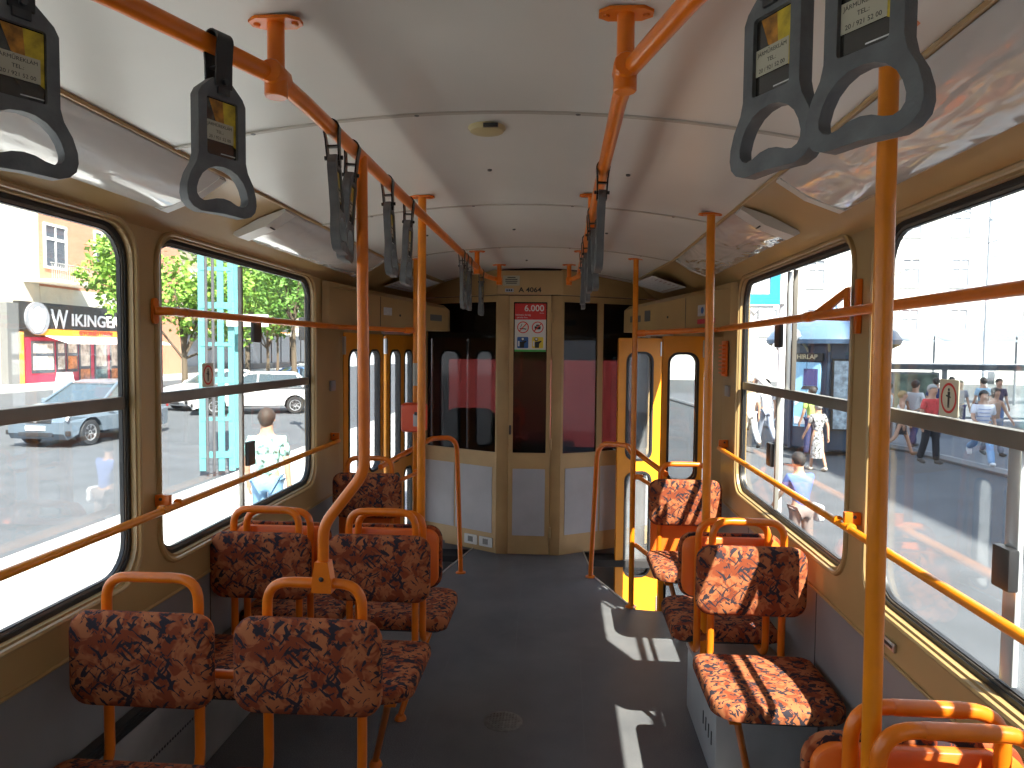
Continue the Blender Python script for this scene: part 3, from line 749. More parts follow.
# ticket validator
o = thing('ticket_validator', 'small red ticket validator box on the pole by left doors', 'ticket validator', (-.70, 4.345, 1.05))
link('body', stack(B(), [(.012, 0), (0, .012), (0, .085), (.010, .10)], lambda i: rrect(.15 - 2 * i, .175 - 2 * i, .02, 4, 0, .088), T((0, 0, 0)) @ XZ), REDBOX, o)
link('face_plate', prism(B(), rrect(.055, .075, .004, 2, .032, .075), .10, .103, (), XZ), mat('plate_steel', (.35, .35, .36), .4, metal=.5), o, False)
link('slot', prism(B(), rrect(.04, .02, .003, 2, .032, .115), .10, .105, (), XZ), DARK, o, False)

# horizontal window rails
def wall_bracket(parent, s, y, z, name='bracket'):
    bm = bbox(min(s * 1.082, s * 1.132), max(s * 1.082, s * 1.132), y - .009, y + .009, z - .012, z + .028, .003)
    link(name, bm, ORANGE, parent)
    link('bolt', lathe(B(), [(.001, .004), (.005, .003), (.006, 0)], 8, T((s * 1.112, y - .009, z + .014)) @ RX(PI / 2)), DARK, parent)
for s, side in ((-1, 'left'), (1, 'right')):
    o = thing('window_rail', 'lower orange grab rail across the %s windows' % side, 'grab rail', (0, 0, 0), group='grab rails along the windows')
    bm = tube(B(), corner_path([(s * 1.085, -1.2, 1.03), (s * 1.085, 4.03, 1.02), (s * 1.125, 4.06, 1.02)], .03), .0125, 12)
    for y in (2.245, .585): collar(bm, (s * 1.085, y - .05, 1.03), (0, 1, 0), .015, .012); collar(bm, (s * 1.085, y + .05, 1.03), (0, 1, 0), .015, .012)
    link('rail_tube', bm, AMBER, o)
    for y in (-1.0, .585, 2.245, 4.02): wall_bracket(o, s, y, 1.04)
o = thing('window_rail', 'upper orange grab rail across the second left window to the door pole', 'grab rail', (0, 0, 0), group='upper grab rails')
bm = tube(B(), corner_path([(-1.122, 2.24, 1.675), (-1.085, 2.26, 1.675), (-1.085, 4.0, 1.68), (-.72, 4.35, 1.672)], [0, .02, .08, 0]), .0145, 12)
collar(bm, (-1.085, 2.36, 1.675), (0, 1, 0), .0165, .03); collar(bm, (-.74, 4.33, 1.672), (1, .95, 0), .02, .06)
link('rail_tube', bm, ORANGE, o)
link('wall_flange', prism(B(), rrect(.034, .085, .016, 4, 2.245, 1.675), -.003, .005, (), T((-1.128, 0, 0)) @ YZ), ORANGE, o, False)
o = thing('window_rail', 'upper orange grab rail across both right windows to the door pole', 'grab rail', (0, 0, 0), group='upper grab rails')
bm = tube(B(), corner_path([(1.085, -1.2, 1.69), (1.085, 4.08, 1.685), (.66, 4.40, 1.668)], .06), .0155, 12)
collar(bm, (1.085, 2.62, 1.687), (0, 1, 0), .019, .07); collar(bm, (.68, 4.385, 1.668), (-1, .75, 0), .02, .06)
link('rail_tube', bm, ORANGE, o)
for y in (2.30, .60):
    M = T((1.10, 0, 0)) @ YZ @ Matrix(((1, 0, 0, 0), (0, 1, 0, 0), (-.07, 0, 1, .16), (0, 0, 0, 1)))
    tri = [(y + .30, 1.675), (y + .30, 1.69), (y + .02, 1.765), (y - .0, 1.765), (y - .0, 1.66), (y + .02, 1.66)]
    hole = [(y + .03, 1.695), (y + .15, 1.695), (y + .03, 1.735)]
    link('triangular_bracket', prism(B(), tri, -.004, .004, [hole], M), ORANGE, o, False)
    link('wall_plate', bbox(1.118, 1.134, y - .012, y + .012, 1.62, 1.79, .003), ORANGE, o)
# orange comb-like grille on the wall before the right doors
o = thing('call_grille', 'small ribbed orange plastic grille on wall before right doors', 'grille', (1.128, 4.10, 1.42))
link('plate', bbox(-.012, 0, -.05, .06, 0, .20, .003), SHELL, o)
bm = B()
for k in range(8): box(bm, -.030, -.010, -.045, .055, .015 + k * .022, .024 + k * .022)
link('rib', bm, SHELL, o, False)

# door-well hoops
def hoop(s, pts, label, kn):
    o = thing('door_hoop_rail', label, 'grab rail', (0, 0, 0), group='hooped rails at the step wells')
    link('hoop_tube', tube(B(), corner_path(pts, [0] + [.14] * (len(pts) - 2) + [0], 8), .0165, 12), ORANGE, o)
    link('foot_flange', lathe(B(), [(.001, .012), (.02, .011), (.034, .006), (.036, 0)], 16, T(pts[0][:2] + (0,))), ORANGE, o)
    link('pole_clip', tube(B(), [kn[0], kn[1]], .012, 8), ORANGE, o)
hoop(1, [(.415, 4.85, 0), (.450, 4.85, .93), (.63, 4.58, .95), (.80, 4.06, .86)], 'hooped orange rail standing at the edge of the right door steps', ((.640, 4.36, .92), (.62, 4.50, .95)))
hoop(-1, [(-.485, 4.85, 0), (-.52, 4.85, .95), (-.67, 4.72, .955), (-.86, 4.10, .86)], 'hooped orange rail standing at the edge of the left door steps', ((-.700, 4.36, .92), (-.70, 4.55, .95)))

# ================================================================== seats
def seat_pieces():
    P = {}
    pw, ph = .398, .257
    P['back'] = stack(B(), [(.010, .022), (.002, .024), (0, .030), (.001, .042), (.006, .050), (.016, .055), (.05, .060)],
                      lambda i: rrect(pw - 2 * i, ph - 2 * i, max(.006, .055 - i * .8), 6, 0, .7225), T((0, -.014, 0)) @ XZ)
    P['shell'] = stack(B(), [(.016, .014), (.012, .018), (.012, .037)], lambda i: rrect(pw - 2 * i, ph - 2 * i, .045, 6, 0, .7225), XZ)
    cw = .425
    P['cush'] = stack(B(), [(.014, .405), (.002, .410), (0, .420), (.001, .440), (.007, .452), (.020, .459), (.06, .463)],
                      lambda i: rrect(cw - 2 * i, .41 - 2 * i, [max(.006, .04 - i * .5)] * 2 + [max(.01, .085 - i)] * 2, 7, 0, -.265))
    P['pan'] = stack(B(), [(.03, .394), (.012, .398), (.012, .407)], lambda i: rrect(pw - 2 * i, .40 - 2 * i, [.03, .03, .09, .09], 6, 0, -.265))
    bm = B()
    path = corner_path([(-.130, -.36, .388), (-.130, .006, .388), (-.131, .004, .928), (.131, .004, .928), (.130, .006, .388), (.130, -.36, .388)], [0, .06, .065, .065, .06, 0], 7)
    tube(bm, path, .0138, 12); P['frame'] = bm
    bm = B(); collar(bm, (-.055, .004, .928), (1, 0, 0), .0152, .02); collar(bm, (.055, .004, .935), (1, 0, 0), .0152, .02)
    bm2 = tube(B(), [(-.06, .004, .928), (.06, .004, .928)], .0146, 12)
    bm.free(); P['sleeve'] = bm2
    bm3 = tube(B(), [(p.x, p.y, p.z - (.020 if p.z > .5 else 0)) for p in path], .0138, 12); P['frame_low'] = bm3
    P['sleeve_low'] = tube(B(), [(-.06, .004, .908), (.06, .004, .908)], .0146, 12)
    bm = B()
    for x in (-.143, .143):
        lathe(bm, [(.001, .004), (.007, .003), (.009, 0)], 10, T((x * .8, .0, .80)) @ RX(-PI / 2)); lathe(bm, [(.001, .004), (.007, .003), (.009, 0)], 10, T((x * .8, .0, .645)) @ RX(-PI / 2))
    P['rivets'] = bm
    return P
SP = seat_pieces(); SM = {}
def sm(key, name, m):
    if key not in SM:
        bm = SP[key]; bmesh.ops.recalc_face_normals(bm, faces=bm.faces); me = bpy.data.meshes.new(name); bm.to_mesh(me); bm.free(); me.materials.append(m)
        for p in me.polygons: p.use_smooth = True
        me.set_sharp_from_angle(angle=math.radians(50)); SM[key] = me
    return SM[key]
def seat(x, y, rz, label, strut=1, panel=False, bar=0, wall=0, group='patterned tram seats'):
    o = thing('passenger_chair', label, 'seat', (x, y, 0), rz, group)
    def put(nm, key, m):
        q = bpy.data.objects.new(nm, sm(key, nm, m)); COL.objects.link(q); q.parent = o; return q
    bk = put('backrest', 'back', FABRIC)
    sh = put('seat_shell', 'shell', SHELL); put('rivet', 'rivets', DARK).parent = sh
    put('cushion', 'cush', FABRIC); put('seat_pan', 'pan', DARK)
    lw = '_low' if (abs(rz) > 1 and y > 2) else ''
    fr = put('frame', 'frame' + lw, ORANGE); put('frame_sleeve', 'sleeve' + lw, ORANGE).parent = fr
    if strut:
        k = strut
        st = link('strut', tube(B(), [(k * .13, -.40, .392), (k * .12, -.37, .375), (k * .01, -.13, .02)], .0125, 10), ORANGE, o)
        link('foot', lathe(B(), [(.001, .02), (.018, .018), (.024, .008), (.026, 0)], 12, T((k * .01, -.13, 0))), ORANGE, st)
        link('strut_bracket', bbox(k * .135 - .02, k * .135 + .02, -.42, -.37, .375, .397, .004), ORANGE, st)
    if wall:
        link('wall_arm', tube(B(), [(0, -.20, .385), (wall * .24, -.20, .385)], .013, 10), ORANGE, o)
    if bar:
        link('joining_bar', tube(B(), [(bar * .14, .006, .665), (bar * .325, .006, .665)], .0125, 10), ORANGE, o)
    if panel:
        b_ = link('back_board', prism(B(), rrect(.36, .24, .03, 5, 0, .51), -.012, -.004, (), XZ), SHELL, o, False)
    return o
AX, AW = -.450, -.905
def both(x, y, rz, label, **k): return seat(x, y, rz, label, **k)
both(AW, 1.835, 0, 'patterned seat nearest the left wall, front row, its back to viewer left', wall=-1, strut=0)
both(AX, 1.835, 0, 'patterned seat on the aisle, front left row, with the cranked pole clamped on', strut=1, bar=-1)
both(-.940, 2.665, 0, 'patterned seat beside the left windows, second row, facing the viewer', wall=-1, strut=0)
both(-.482, 2.675, 0, 'patterned aisle seat, second row on the left, below the straight pole', strut=1)
both(-.920, 2.745, PI, 'seat by left window facing away, back-to-back with the second-row window seat', wall=1, strut=0)
both(-.465, 2.75, PI, 'aisle seat on the left facing away, orange shell edge showing behind second row', strut=-1)
both(-.895, 3.985, 0, 'dark patterned single seat before the left doors', strut=1, panel=True)
both(.905, 2.665, 0, 'sunlit patterned seat on the right above the heater box, facing the viewer', strut=-1)
both(.870, 2.755, PI, 'seat on the right facing the doors, back-to-back behind the sunlit heater-box seat', strut=0, wall=-1)
both(.892, 4.000, 0, 'sunlit patterned single seat before the right doors', strut=-1, panel=True)
both(.865, 1.290, PI, 'bottom right seat with orange plastic shell turned to viewer', strut=0, wall=-1)
both(.880, 1.205, 0, 'bottom right corner seat nearest the camera, only its tube loop in view', strut=0, wall=1)
for s, x in ((1, .80), (-1, -.80)):
    o = thing('seat_side_rail', 'short orange tubes linking door pole to the single seat on the %s' % ('right' if s > 0 else 'left'), 'rail', (0, 0, 0), group='links from the door poles to the seats')
    link('link_tube', tube(B(), [(s * .66, 4.33, .80), (s * .72, 4.01, .80)], .012, 8), ORANGE, o); link('link_tube', tube(B(), [(s * .665, 4.32, .375), (s * .76, 3.96, .375)], .014, 8), ORANGE, o)
    link('lug', bbox(min(s * .64, s * .70), max(s * .64, s * .70), 4.28, 4.31, .785, .815, .003), ORANGE, o)

# ================================================================== strap handles
def strap_master():
    root = thing('strap_handle', 'x', 'strap handle', (0, 0, 0), 0, 'strap handles hanging from the ceiling rails')
    # band: loops over the rail, two legs, rivets; local X = along the rail
    r = .0195
    pts = [(-.0125 - .002, -.075)] + [(-.016, -.03)] + [(r * math.cos(a), r * math.sin(a)) for a in [PI + PI / 10 - (PI + PI / 5) * k / 12 for k in range(13)]] + [(.016, -.03), (.0145, -.075)]
    inner = [(-.011, -.075), (-.012, -.03)] + [((r - .0035) * math.cos(a), (r - .0035) * math.sin(a)) for a in [PI + PI / 10 - (PI + PI / 5) * k / 12 for k in range(13)]] + [(.012, -.03), (.011, -.075)]
    bm = prism(B(), pts + inner[::-1], -.0155, .0155, (), YZ)
    box(bm, -.008, .008, -.014, .014, -.042, -.038)
    bd = link('strap_band', bm, BAND, root)
    bm = tube(B(), [(0, -.021, -.066), (0, .021, -.066)], .005, 10); box(bm, -.011, .011, -.0145, .0145, -.086, -.07)
    link('rivet', bm, DARK, bd)
    # grip outline
    top = -.062; A = []
    A += [(-.020, top), (-.046, top - .022), (-.052, top - .034), (-.052, top - .130)]
    A = [(-.018, top), (-.040, top - .020), (-.046, top - .032), (-.046, top - .126)]
    A += [(-.050, top - .142), (-.061, top - .161), (-.067, top - .180), (-.068, top - .194), (-.065, top - .206), (-.056, top - .215), (-.042, top - .220), (0, top - .218)]
    out = A + [(-x, z) for x, z in A[:-1][::-1]]
    hole1 = rrect(.060, .094, .004, 2, 0, top - .078)
    H = [(-.028, top - .149), (-.039, top - .159), (-.046, top - .171), (-.050, top - .184), (-.0495, top - .193), (-.045, top - .199), (-.037, top - .202), (-.026, top - .200), (-.014, top - .195), (0, top - .193)]
    H = [(0, top - .141)] + [(-.015, top - .143)] + H
    hole2 = H + [(-x, z) for x, z in H[1:-1][::-1]]
    bm = prism(B(), out, -.010, .010, [hole1, hole2], XZ)
    gp = link('grip', bm, GRIP, root)
    bv = gp.modifiers.new('bevel', 'BEVEL'); bv.width = .004; bv.segments = 2; bv.limit_method = 'ANGLE'; bv.angle_limit = math.radians(50)
    # advert
    ad = link('advert', prism(B(), rrect(.060, .094, .004, 2, 0, top - .078), -.004, .004, (), XZ), mat('advert_black', (.025, .022, .018), .25, coat=.5), gp, False)
    zc = top - .078
    link('advert_picture', prism(B(), [(-.010, zc + .012), (.029, zc - .004), (.029, zc + .045), (-.022, zc + .045)], .004, .0046, (), XZ), mat('advert_amber', (.36, .15, .015), .35, var=.55, vscale=60), ad, False)
    link('advert_picture', prism(B(), [(.008, zc - .012), (.029, zc - .026), (.029, zc + .045), (.004, zc + .045)], .0047, .0050, (), XZ), mat('advert_yellow', (.50, .36, .02), .35, var=.35, vscale=50), ad, False)
    link('advert_label', prism(B(), [(-.029, zc - .022), (.024, zc - .022), (.024, zc + .010), (-.029, zc + .010)], .0051, .0055, (), XZ), mat('advert_cream', (.42, .39, .30), .5), ad, False)
    lettering('advert_lettering', 'JÁRMŰREKLÁM', .0070, INK, ad, T((-.0025, -.0057, zc + .0035)) @ XZ, .0001)
    lettering('advert_lettering', 'TEL.:', .0072, INK, ad, T((-.0025, -.0057, zc - .0065)) @ XZ, .0001)
    lettering('advert_lettering', '20 / 921 52 00', .0072, INK, ad, T((-.0025, -.0057, zc - .0165)) @ XZ, .0001)
    link('advert_footer', prism(B(), [(.0, zc - .0415), (.028, zc - .0415), (.028, zc - .040), (.0, zc - .040)], .0042, .0046, (), XZ), SIGNW, ad, False)
    return root
proto = strap_master()
L_ = 'grey strap handle '
straps = [
    (-.655, .455 + .05, 2.055, -113, 0, 'far left corner', None),
]
straps = [
    (-.502, .893, 2.066, 61, 0, L_ + 'with yellow advert, cut off by the upper left corner'),
    (-.368, 1.165, 2.062, 64, 0, L_ + 'with yellow advert, whole, alone on the near left rail'),
    (-.325, 1.615, 2.06, 99, -4, L_ + 'on the left rail, first of the pair before the cranked pole'),
    (-.325, 1.775, 2.06, 97, 4, L_ + 'on the left rail, second of the pair, touching the cranked pole'),
    (-.325, 2.13, 2.06, 94, -3, L_ + 'on the left rail, first beyond the cranked pole'),
    (-.325, 2.43, 2.06, 92, 2, L_ + 'on the left rail, just before the straight pole'),
    (-.325, 3.70, 2.06, 91, -2, L_ + 'on the far left rail, nearest of the trio by the cab'),
    (-.325, 3.84, 2.06, 91, 2, L_ + 'on the far left rail, middle of the trio by the cab'),
    (-.325, 3.99, 2.06, 91, 0, L_ + 'on the far left rail, last of the trio by the cab'),
    (-.325, 4.58, 2.06, 88, 0, L_ + 'alone at the very end of the left rail'),
    (.462, .895, 2.061, -62, 0, L_ + 'at upper right, left one of the two big handles'),
    (.520, .775, 2.059, -58, 0, L_ + 'at upper right, largest, in front of the thick pole'),
    (.312, 1.99, 2.06, -90, -2, L_ + 'on the right rail, nearest beyond the ceiling bracket'),
    (.309, 2.62, 2.06, -90, 3, L_ + 'on the right rail, second, just before the hanging post'),
    (.309, 2.72, 2.06, -90, -1, L_ + 'on the right rail, third, touching the hanging post'),
    (.306, 3.25, 2.06, -90, 2, L_ + 'on the far right rail, nearest of the cluster by the cab'),
    (.306, 3.42, 2.06, -90, -2, L_ + 'on the far right rail, middle of the cluster by the cab'),
    (.306, 3.80, 2.06, -90, 1, L_ + 'on the far right rail, last of the cluster by the cab'),
]
for i, (x, y, z, a, tilt, lab) in enumerate(straps):
    c = proto if i == 0 else copy_tree(proto)
    c.location = (x, y, z); c.rotation_mode = 'XYZ'; c.rotation_euler = (math.radians(tilt), 0, math.radians(a)); c['label'] = lab

# round hatch in the floor
o = thing('floor_hatch', 'round perforated metal hatch cover in the middle of the aisle floor', 'hatch', (-.023, 2.90, 0))
link('cover', lathe(B(), [(.001, .004), (.075, .004), (.082, .001), (.082, .0)], 32), mat('hatch_metal', (.17, .165, .155), .45, metal=.4, var=.2, vscale=40), o)
bm = B()
for i in range(-5, 6):
    for j in range(-5, 6):
        if i * i + j * j < 26: lathe(bm, [(.001, .0062), (.003, .006), (.004, .0045)], 6, T((i * .0135, j * .0135, 0)))
link('stud', bm, mat('hatch_metal', (.17, .165, .155)), o)


# ================================================================== OUTSIDE
GZ = -.88
ASPH = mat('asphalt', (.075, .08, .088), .85, var=.12, vscale=1.3, bump=.2, bscale=30)
PAVE = mat('pavement', (.50, .49, .47), .85, var=.08, vscale=2)
KERB = mat('kerb_stone', (.30, .30, .30), .8)
o = struct(link('ground', quadstrip(B(), [[(x, y, GZ) for x in (-60, -20, 20, 60)] for y in (-40, 0, 40, 110)]), ASPH, smooth=False), 'grey asphalt street around the tram')
bm = box(B(), -5.9, -1.6, -20, 34, GZ + .0, GZ + .10)
struct(link('pavement', bm, PAVE, smooth=False), 'bright paved tram stop island left of the tram')
bm = B()
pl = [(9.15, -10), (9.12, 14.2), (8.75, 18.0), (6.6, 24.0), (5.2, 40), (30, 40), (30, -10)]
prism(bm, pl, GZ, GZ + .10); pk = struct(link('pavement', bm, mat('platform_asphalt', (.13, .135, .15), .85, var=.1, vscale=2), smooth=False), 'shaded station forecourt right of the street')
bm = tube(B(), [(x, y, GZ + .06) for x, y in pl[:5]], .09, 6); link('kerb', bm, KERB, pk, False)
bm = box(B(), -33, -27.5, 0, 110, GZ, GZ + .08); struct(link('pavement', bm, PAVE, smooth=False), 'bright pavement in front of the shops')

# ---- coupled red tram behind the cab
o = thing('coupled_tram', 'red tram car end seen dimly through the cab windows', 'tram', (0, 8.3, GZ))
link('body', bbox(-1.25, 1.25, 0, 6, .35, 3.1, .12), mat('tram_red', (.32, .08, .085), .4), o)
link('windscreen', bbox(-1.0, 1.0, -.03, .02, 2.5, 3.0, .05), mat('dark_glass', (.012, .012, .014), .5, spec=.1), o)
link('coupler', tube(B(), [(0, -.9, .6), (0, .1, .6)], .08, 10), DARK, o)
for x in (-.85, .85): link('headlamp', lathe(B(), [(.001, .03), (.08, .02), (.10, 0)], 16, T((x, -.01, 1.0)) @ RX(PI / 2)), WHITE, o)

# ---- buildings
WALLC = mat('plaster_cream', (.78, .72, .60), .9, var=.05, vscale=.4)
WALLP = mat('plaster_salmon', (.62, .27, .17), .9, var=.06, vscale=.5)
WALLG = mat('plaster_pale', (.72, .70, .66), .9, var=.05, vscale=.4)
FRW = mat('window_frame_white', (.8, .8, .78), .5)
PANEP = mat('sky_glare_window_pane', (.34, .36, .40), .15, coat=.5)  # sky reflection and glare put into a lighter pane colour
PANE = mat('dark_window_pane', (.06, .07, .09), .12, coat=.5)
SHOPD = mat('shopfront_dark', (.05, .05, .055), .5)
def facade(name, label, M, L, H, depth, m, wins, z0=GZ, pane=None):
    """local u along facade, v up, w out towards the street"""
    o = thing(name, label, 'building', (0, 0, 0))
    link('wall', prism(B(), [(0, z0), (L, z0), (L, H), (0, H)], -depth, 0, (), M), m, o, False)
    link('cornice', prism(B(), [(0, H - .5), (L, H - .5), (L, H), (0, H)], 0, .35, (), M), m, o, False)
    for (u, v, w, h) in wins:
        f = link('window', prism(B(), rrect(w + .3, h + .3, .03, 1, u, v), 0, .10, [rrect(w, h, .02, 1, u, v)], M), FRW, o, False)
        bm = prism(B(), rrect(w, h, .02, 1, u, v), .01, .03, (), M); link('pane', bm, pane or PANE, f, False)
        bm = B(); prism(bm, [(u - .05, v - h / 2), (u + .05, v - h / 2), (u + .05, v + h / 2), (u - .05, v + h / 2)], .03, .08, (), M)
        prism(bm, [(u - w / 2, v + h * .15), (u + w / 2, v + h * .15), (u + w / 2, v + h * .22), (u - w / 2, v + h * .22)], .03, .08, (), M)
        link('glazing_bar', bm, FRW, f, False)
    return o
XL = -33.0
MLs = T((XL, 0, 0)) @ Matrix(((0, 0, 1, 0), (1, 0, 0, 0), (0, 1, 0, 0), (0, 0, 0, 1)))     # u->y v->z w->+x
b1 = facade('apartment_building', 'sunlit cream corner building above the red snack bar', T((0, 28, 0)) @ MLs, 15.0, 17, 10, WALLC,
            [(3, 8.4, 1.5, 2.6), (7.5, 8.4, 1.5, 2.6), (3, 13, 1.5, 2.4), (7.5, 13, 1.5, 2.4), (12, 13, 1.5, 2.4)])
b2 = facade('apartment_building', 'salmon pink building with white window over the shop sign', T((0.0, 43.01, 0)) @ MLs, 16.6, 17, 10, WALLP,
            [(1.45, 7.95, 1.8, 2.6), (6.1, 8.4, 1.3, 2.3), (10.8, 8.6, 1.3, 2.3), (3, 13.2, 1.4, 2.3), (8, 13.2, 1.4, 2.3)])
bm = box(B(), XL + .02, XL + 1.9, 41.6, 46.6, 5.45, 5.65); link('string_course', prism(B(), [(0, 3.9), (9, 3.9), (9, 5.3), (0, 5.3)], 0, .05, (), T((0.0, 43.01, 0)) @ MLs), WALLC, b2, False); bal = thing('balcony', 'pale balcony with thin railing above the snack bar sign', 'balcony', (0, 0, 0))
link('balcony_slab', bm, WALLC, bal, False)
bm = B()
for k in range(26): tube(bm, [(XL + 1.85, 41.7 + k * .19, 5.65), (XL + 1.85, 41.7 + k * .19, 6.6)], .02, 5)
tube(bm, [(XL + 1.85, 41.6, 6.62), (XL + 1.85, 46.6, 6.62)], .04, 6); link('railing', bm, mat('railing_grey', (.4, .38, .36), .5), bal, False)
b3 = facade('apartment_building', 'shaded brown apartment house far behind the street trees', T((0, 59.7, 0)) @ MLs, 38, 13, 10, mat('plaster_brown', (.42, .33, .26), .9, var=.08, vscale=.5),
            [(2.5 + 4 * k, 7.2, 1.4, 2.2) for k in range(9)] + [(2.5 + 4 * k, 11, 1.4, 2.0) for k in range(9)])
# dark shopfronts with white awnings under it
for k, (y0, L, lab) in enumerate(((59.9, 12, 'dark glazed shopfront with orange strip, behind the white cars'), (72.5, 11, 'dark shopfront beyond the turquoise mast'), (84, 12, 'pale shopfront with orange poster under white awning'))):
    M = T((.2, y0, 0)) @ MLs
    o = thing('shopfront', lab, 'shopfront', (0, 0, 0), group='shopfronts under the brown house')
    link('fascia', prism(B(), [(0, 2.9), (L, 2.9), (L, 3.9), (0, 3.9)], 0, .25, (), M), SHOPD if k < 2 else FRW, o, False)
    link('stall_riser', prism(B(), [(0, GZ), (L, GZ), (L, -.2), (0, -.2)], 0, .2, (), M), SHOPD, o, False)
    for j in range(4):
        link('display_window', prism(B(), [(.2 + j * L / 4, -.2), (L / 4 - .1 + j * L / 4, -.2), (L / 4 - .1 + j * L / 4, 2.9), (.2 + j * L / 4, 2.9)], .02, .12, (), M), PANE, o, False)
    link('awning', prism(B(), [(0, 2.95), (0, 3.05), (L, 3.05), (L, 2.95)], .2, 2.6, (), M), WHITE, o, False)
    link('fascia_stripe', prism(B(), [(.4, 3.05), (L - .4, 3.05), (L - .4, 3.3), (.4, 3.3)], .25, .28, (), M), mat('stripe_orange', (.75, .25, .04), .6), o, False)

# ---- the red snack bar
M = T((.25, 40.35, -.55)) @ MLs
o = thing('snack_bar', 'red snack bar shopfront with black sign and striped awning', 'shop', (0, 0, 0))
MAG = mat('shop_crimson', (.52, .025, .07), .5)
link('front_wall', prism(B(), [(0, GZ), (13.4, GZ), (13.4, 2.6), (0, 2.6)], 0, .3, (), M), MAG, o, False)
link('grey_pilaster', prism(B(), [(-.9, GZ), (0, GZ), (0, 4.6), (-.9, 4.6)], 0, .45, (), M), mat('pilaster_grey', (.16, .16, .16), .6), o, False)
link('orange_post', prism(B(), [(.0, GZ), (.30, GZ), (.30, 2.9), (0, 2.9)], .3, .5, (), M), mat('post_orange', (.85, .33, .03), .5), o, False)
fs = link('sign_board', prism(B(), [(.0, 3.05), (13.4, 3.05), (13.4, 4.75), (0, 4.75)], .1, .5, (), M), mat('sign_black', (.03, .03, .032), .4), o, False)
link('sign_strip', prism(B(), [(1.6, 2.72), (13.4, 2.72), (13.4, 3.12), (1.6, 3.12)], .1, .55, (), M), mat('post_orange', (.85, .33, .03), .5), o, False)
lettering('sign_letters', 'W', 1.72, WHITE, fs, M @ T((3.35, 3.72, .53)), .02, sx=.85, bold=.02)
lettering('sign_letters', 'IKINGER', 1.12, WHITE, fs, M @ T((6.95, 3.74, .53)), .02, sx=1.20, bold=.02)
lettering('sign_letters', 'GYORSÉTTEREM', .40, REDINK, fs, M @ T((6.9, 2.92, .57)), .02, sx=1.2, bold=.01)
em = link('round_emblem', prism(B(), circ(1.0, 28, 1.35, 3.75), .5, .62, (), M), mat('emblem_grey', (.30, .31, .34), .5), o, False)
bm = prism(B(), [(.75, 4.35), (.95, 4.15), (1.15, 4.35), (1.4, 4.45), (1.65, 4.3), (1.8, 4.15), (1.95, 4.35), (2.0, 3.9), (1.85, 3.3), (1.5, 2.9), (1.1, 2.88), (.75, 3.2), (.62, 3.8)], .62, .66, (), M)
link('emblem_head', bm, WHITE, em, False)
bm = B(); quadstrip(bm, [[(XL + .8, 42.3, 2.15), (XL + 2.4, 42.3, 1.65)], [(XL + .8, 54.2, 2.15), (XL + 2.4, 54.2, 1.65)]])
link('awning', bm, mat('awning_pale', (.72, .62, .60), .7), o, False)
for k, (u0, u1, v0, kind) in enumerate(((1.1, 3.1, .35, 0), (3.25, 4.1, .35, 0), (4.2, 5.3, .35, 1), (5.4, 6.6, -.55, 1), (7.0, 8.4, -.6, 2), (8.7, 9.8, -.6, 1), (10.1, 11.5, -.5, 0))):
    w_ = link('window', prism(B(), [(u0, v0), (u1, v0), (u1, 2.35), (u0, 2.35)], .3, .34, (), M), PANE, o, False)
    c = [(.55, .50, .45), (.55, .20, .08), (.08, .16, .17)][kind]
    link('poster', prism(B(), [(u0 + .12, v0 + .2), (u1 - .12, v0 + .2), (u1 - .12, v0 + 1.05), (u0 + .12, v0 + 1.05)], .34, .36, (), M), mat('poster_%d' % kind, c, .6, var=.5, vscale=4), w_, False)
    link('poster', prism(B(), [(u0 + .15, v0 + 1.25), (u1 - .15, v0 + 1.25), (u1 - .15, 2.2), (u0 + .15, 2.2)], .34, .36, (), M), mat('poster_top', (.60, .52, .46), .6, var=.4, vscale=3), w_, False)
# A-board
o = thing('sandwich_board', 'white folding sandwich board on the pavement before the snack bar', 'board', (-22.9, 31.4, GZ + .0), math.radians(60)); o.scale = (.8, .8, .8)
for s in (-1, 1):
    link('board_panel', prism(B(), [(-.55, 0), (.55, 0), (.42, 1.5), (-.42, 1.5)], -.02, .02, (), T((0, s * .26, 0)) @ RX(s * .17) @ XZ), WHITE, o, False)

# ---- right side buildings
def MRs(x, y, ang):
    d = Vector((math.cos(ang), math.sin(ang), 0)); n = Vector((d.y, -d.x, 0))
    return Matrix(((d.x, 0, n.x, x), (d.y, 0, n.y, y), (0, 1, 0, 0), (0, 0, 0, 1)))
wn_ = [(2.5 + 3.6 * i, 4 + 4.0 * j, 1.2, 2.1) for i in range(8) for j in range(4)]
b4 = facade('apartment_building', 'near-white apartment block behind the newsstand', MRs(4, 62, -.10), 30, 21, 10, mat('plaster_near_white', (.86, .84, .79), .9), wn_, pane=PANEP)  # one even near-white plaster colour, shared with the corner block
b5 = facade('apartment_building', 'near-white corner block with tall windows at the far right', MRs(35, 60, -.55), 30, 17.5, 10, mat('plaster_near_white', (.86, .84, .79), .9), wn_, pane=PANEP)
bm = B(); quadstrip(bm, [[(34, 60, 17.4), (36, 66, 21.5)], [(60, 44, 17.4), (62, 50, 21.5)]]); link('mansard_roof', bm, mat('roof_slate', (.22, .23, .26), .6), b5, False)
for k in range(3):
    q = MRs(35, 60, -.55) @ T((4 + 8 * k, 0, 0))
    link('arched_shop_window', prism(B(), [(-1.2, GZ), (1.2, GZ)] + [(1.2 * math.cos(a), 2.4 + 1.2 * math.sin(a)) for a in [PI * t / 10 for t in range(11)]], 0, .12, (), q), PANE, b5, False)
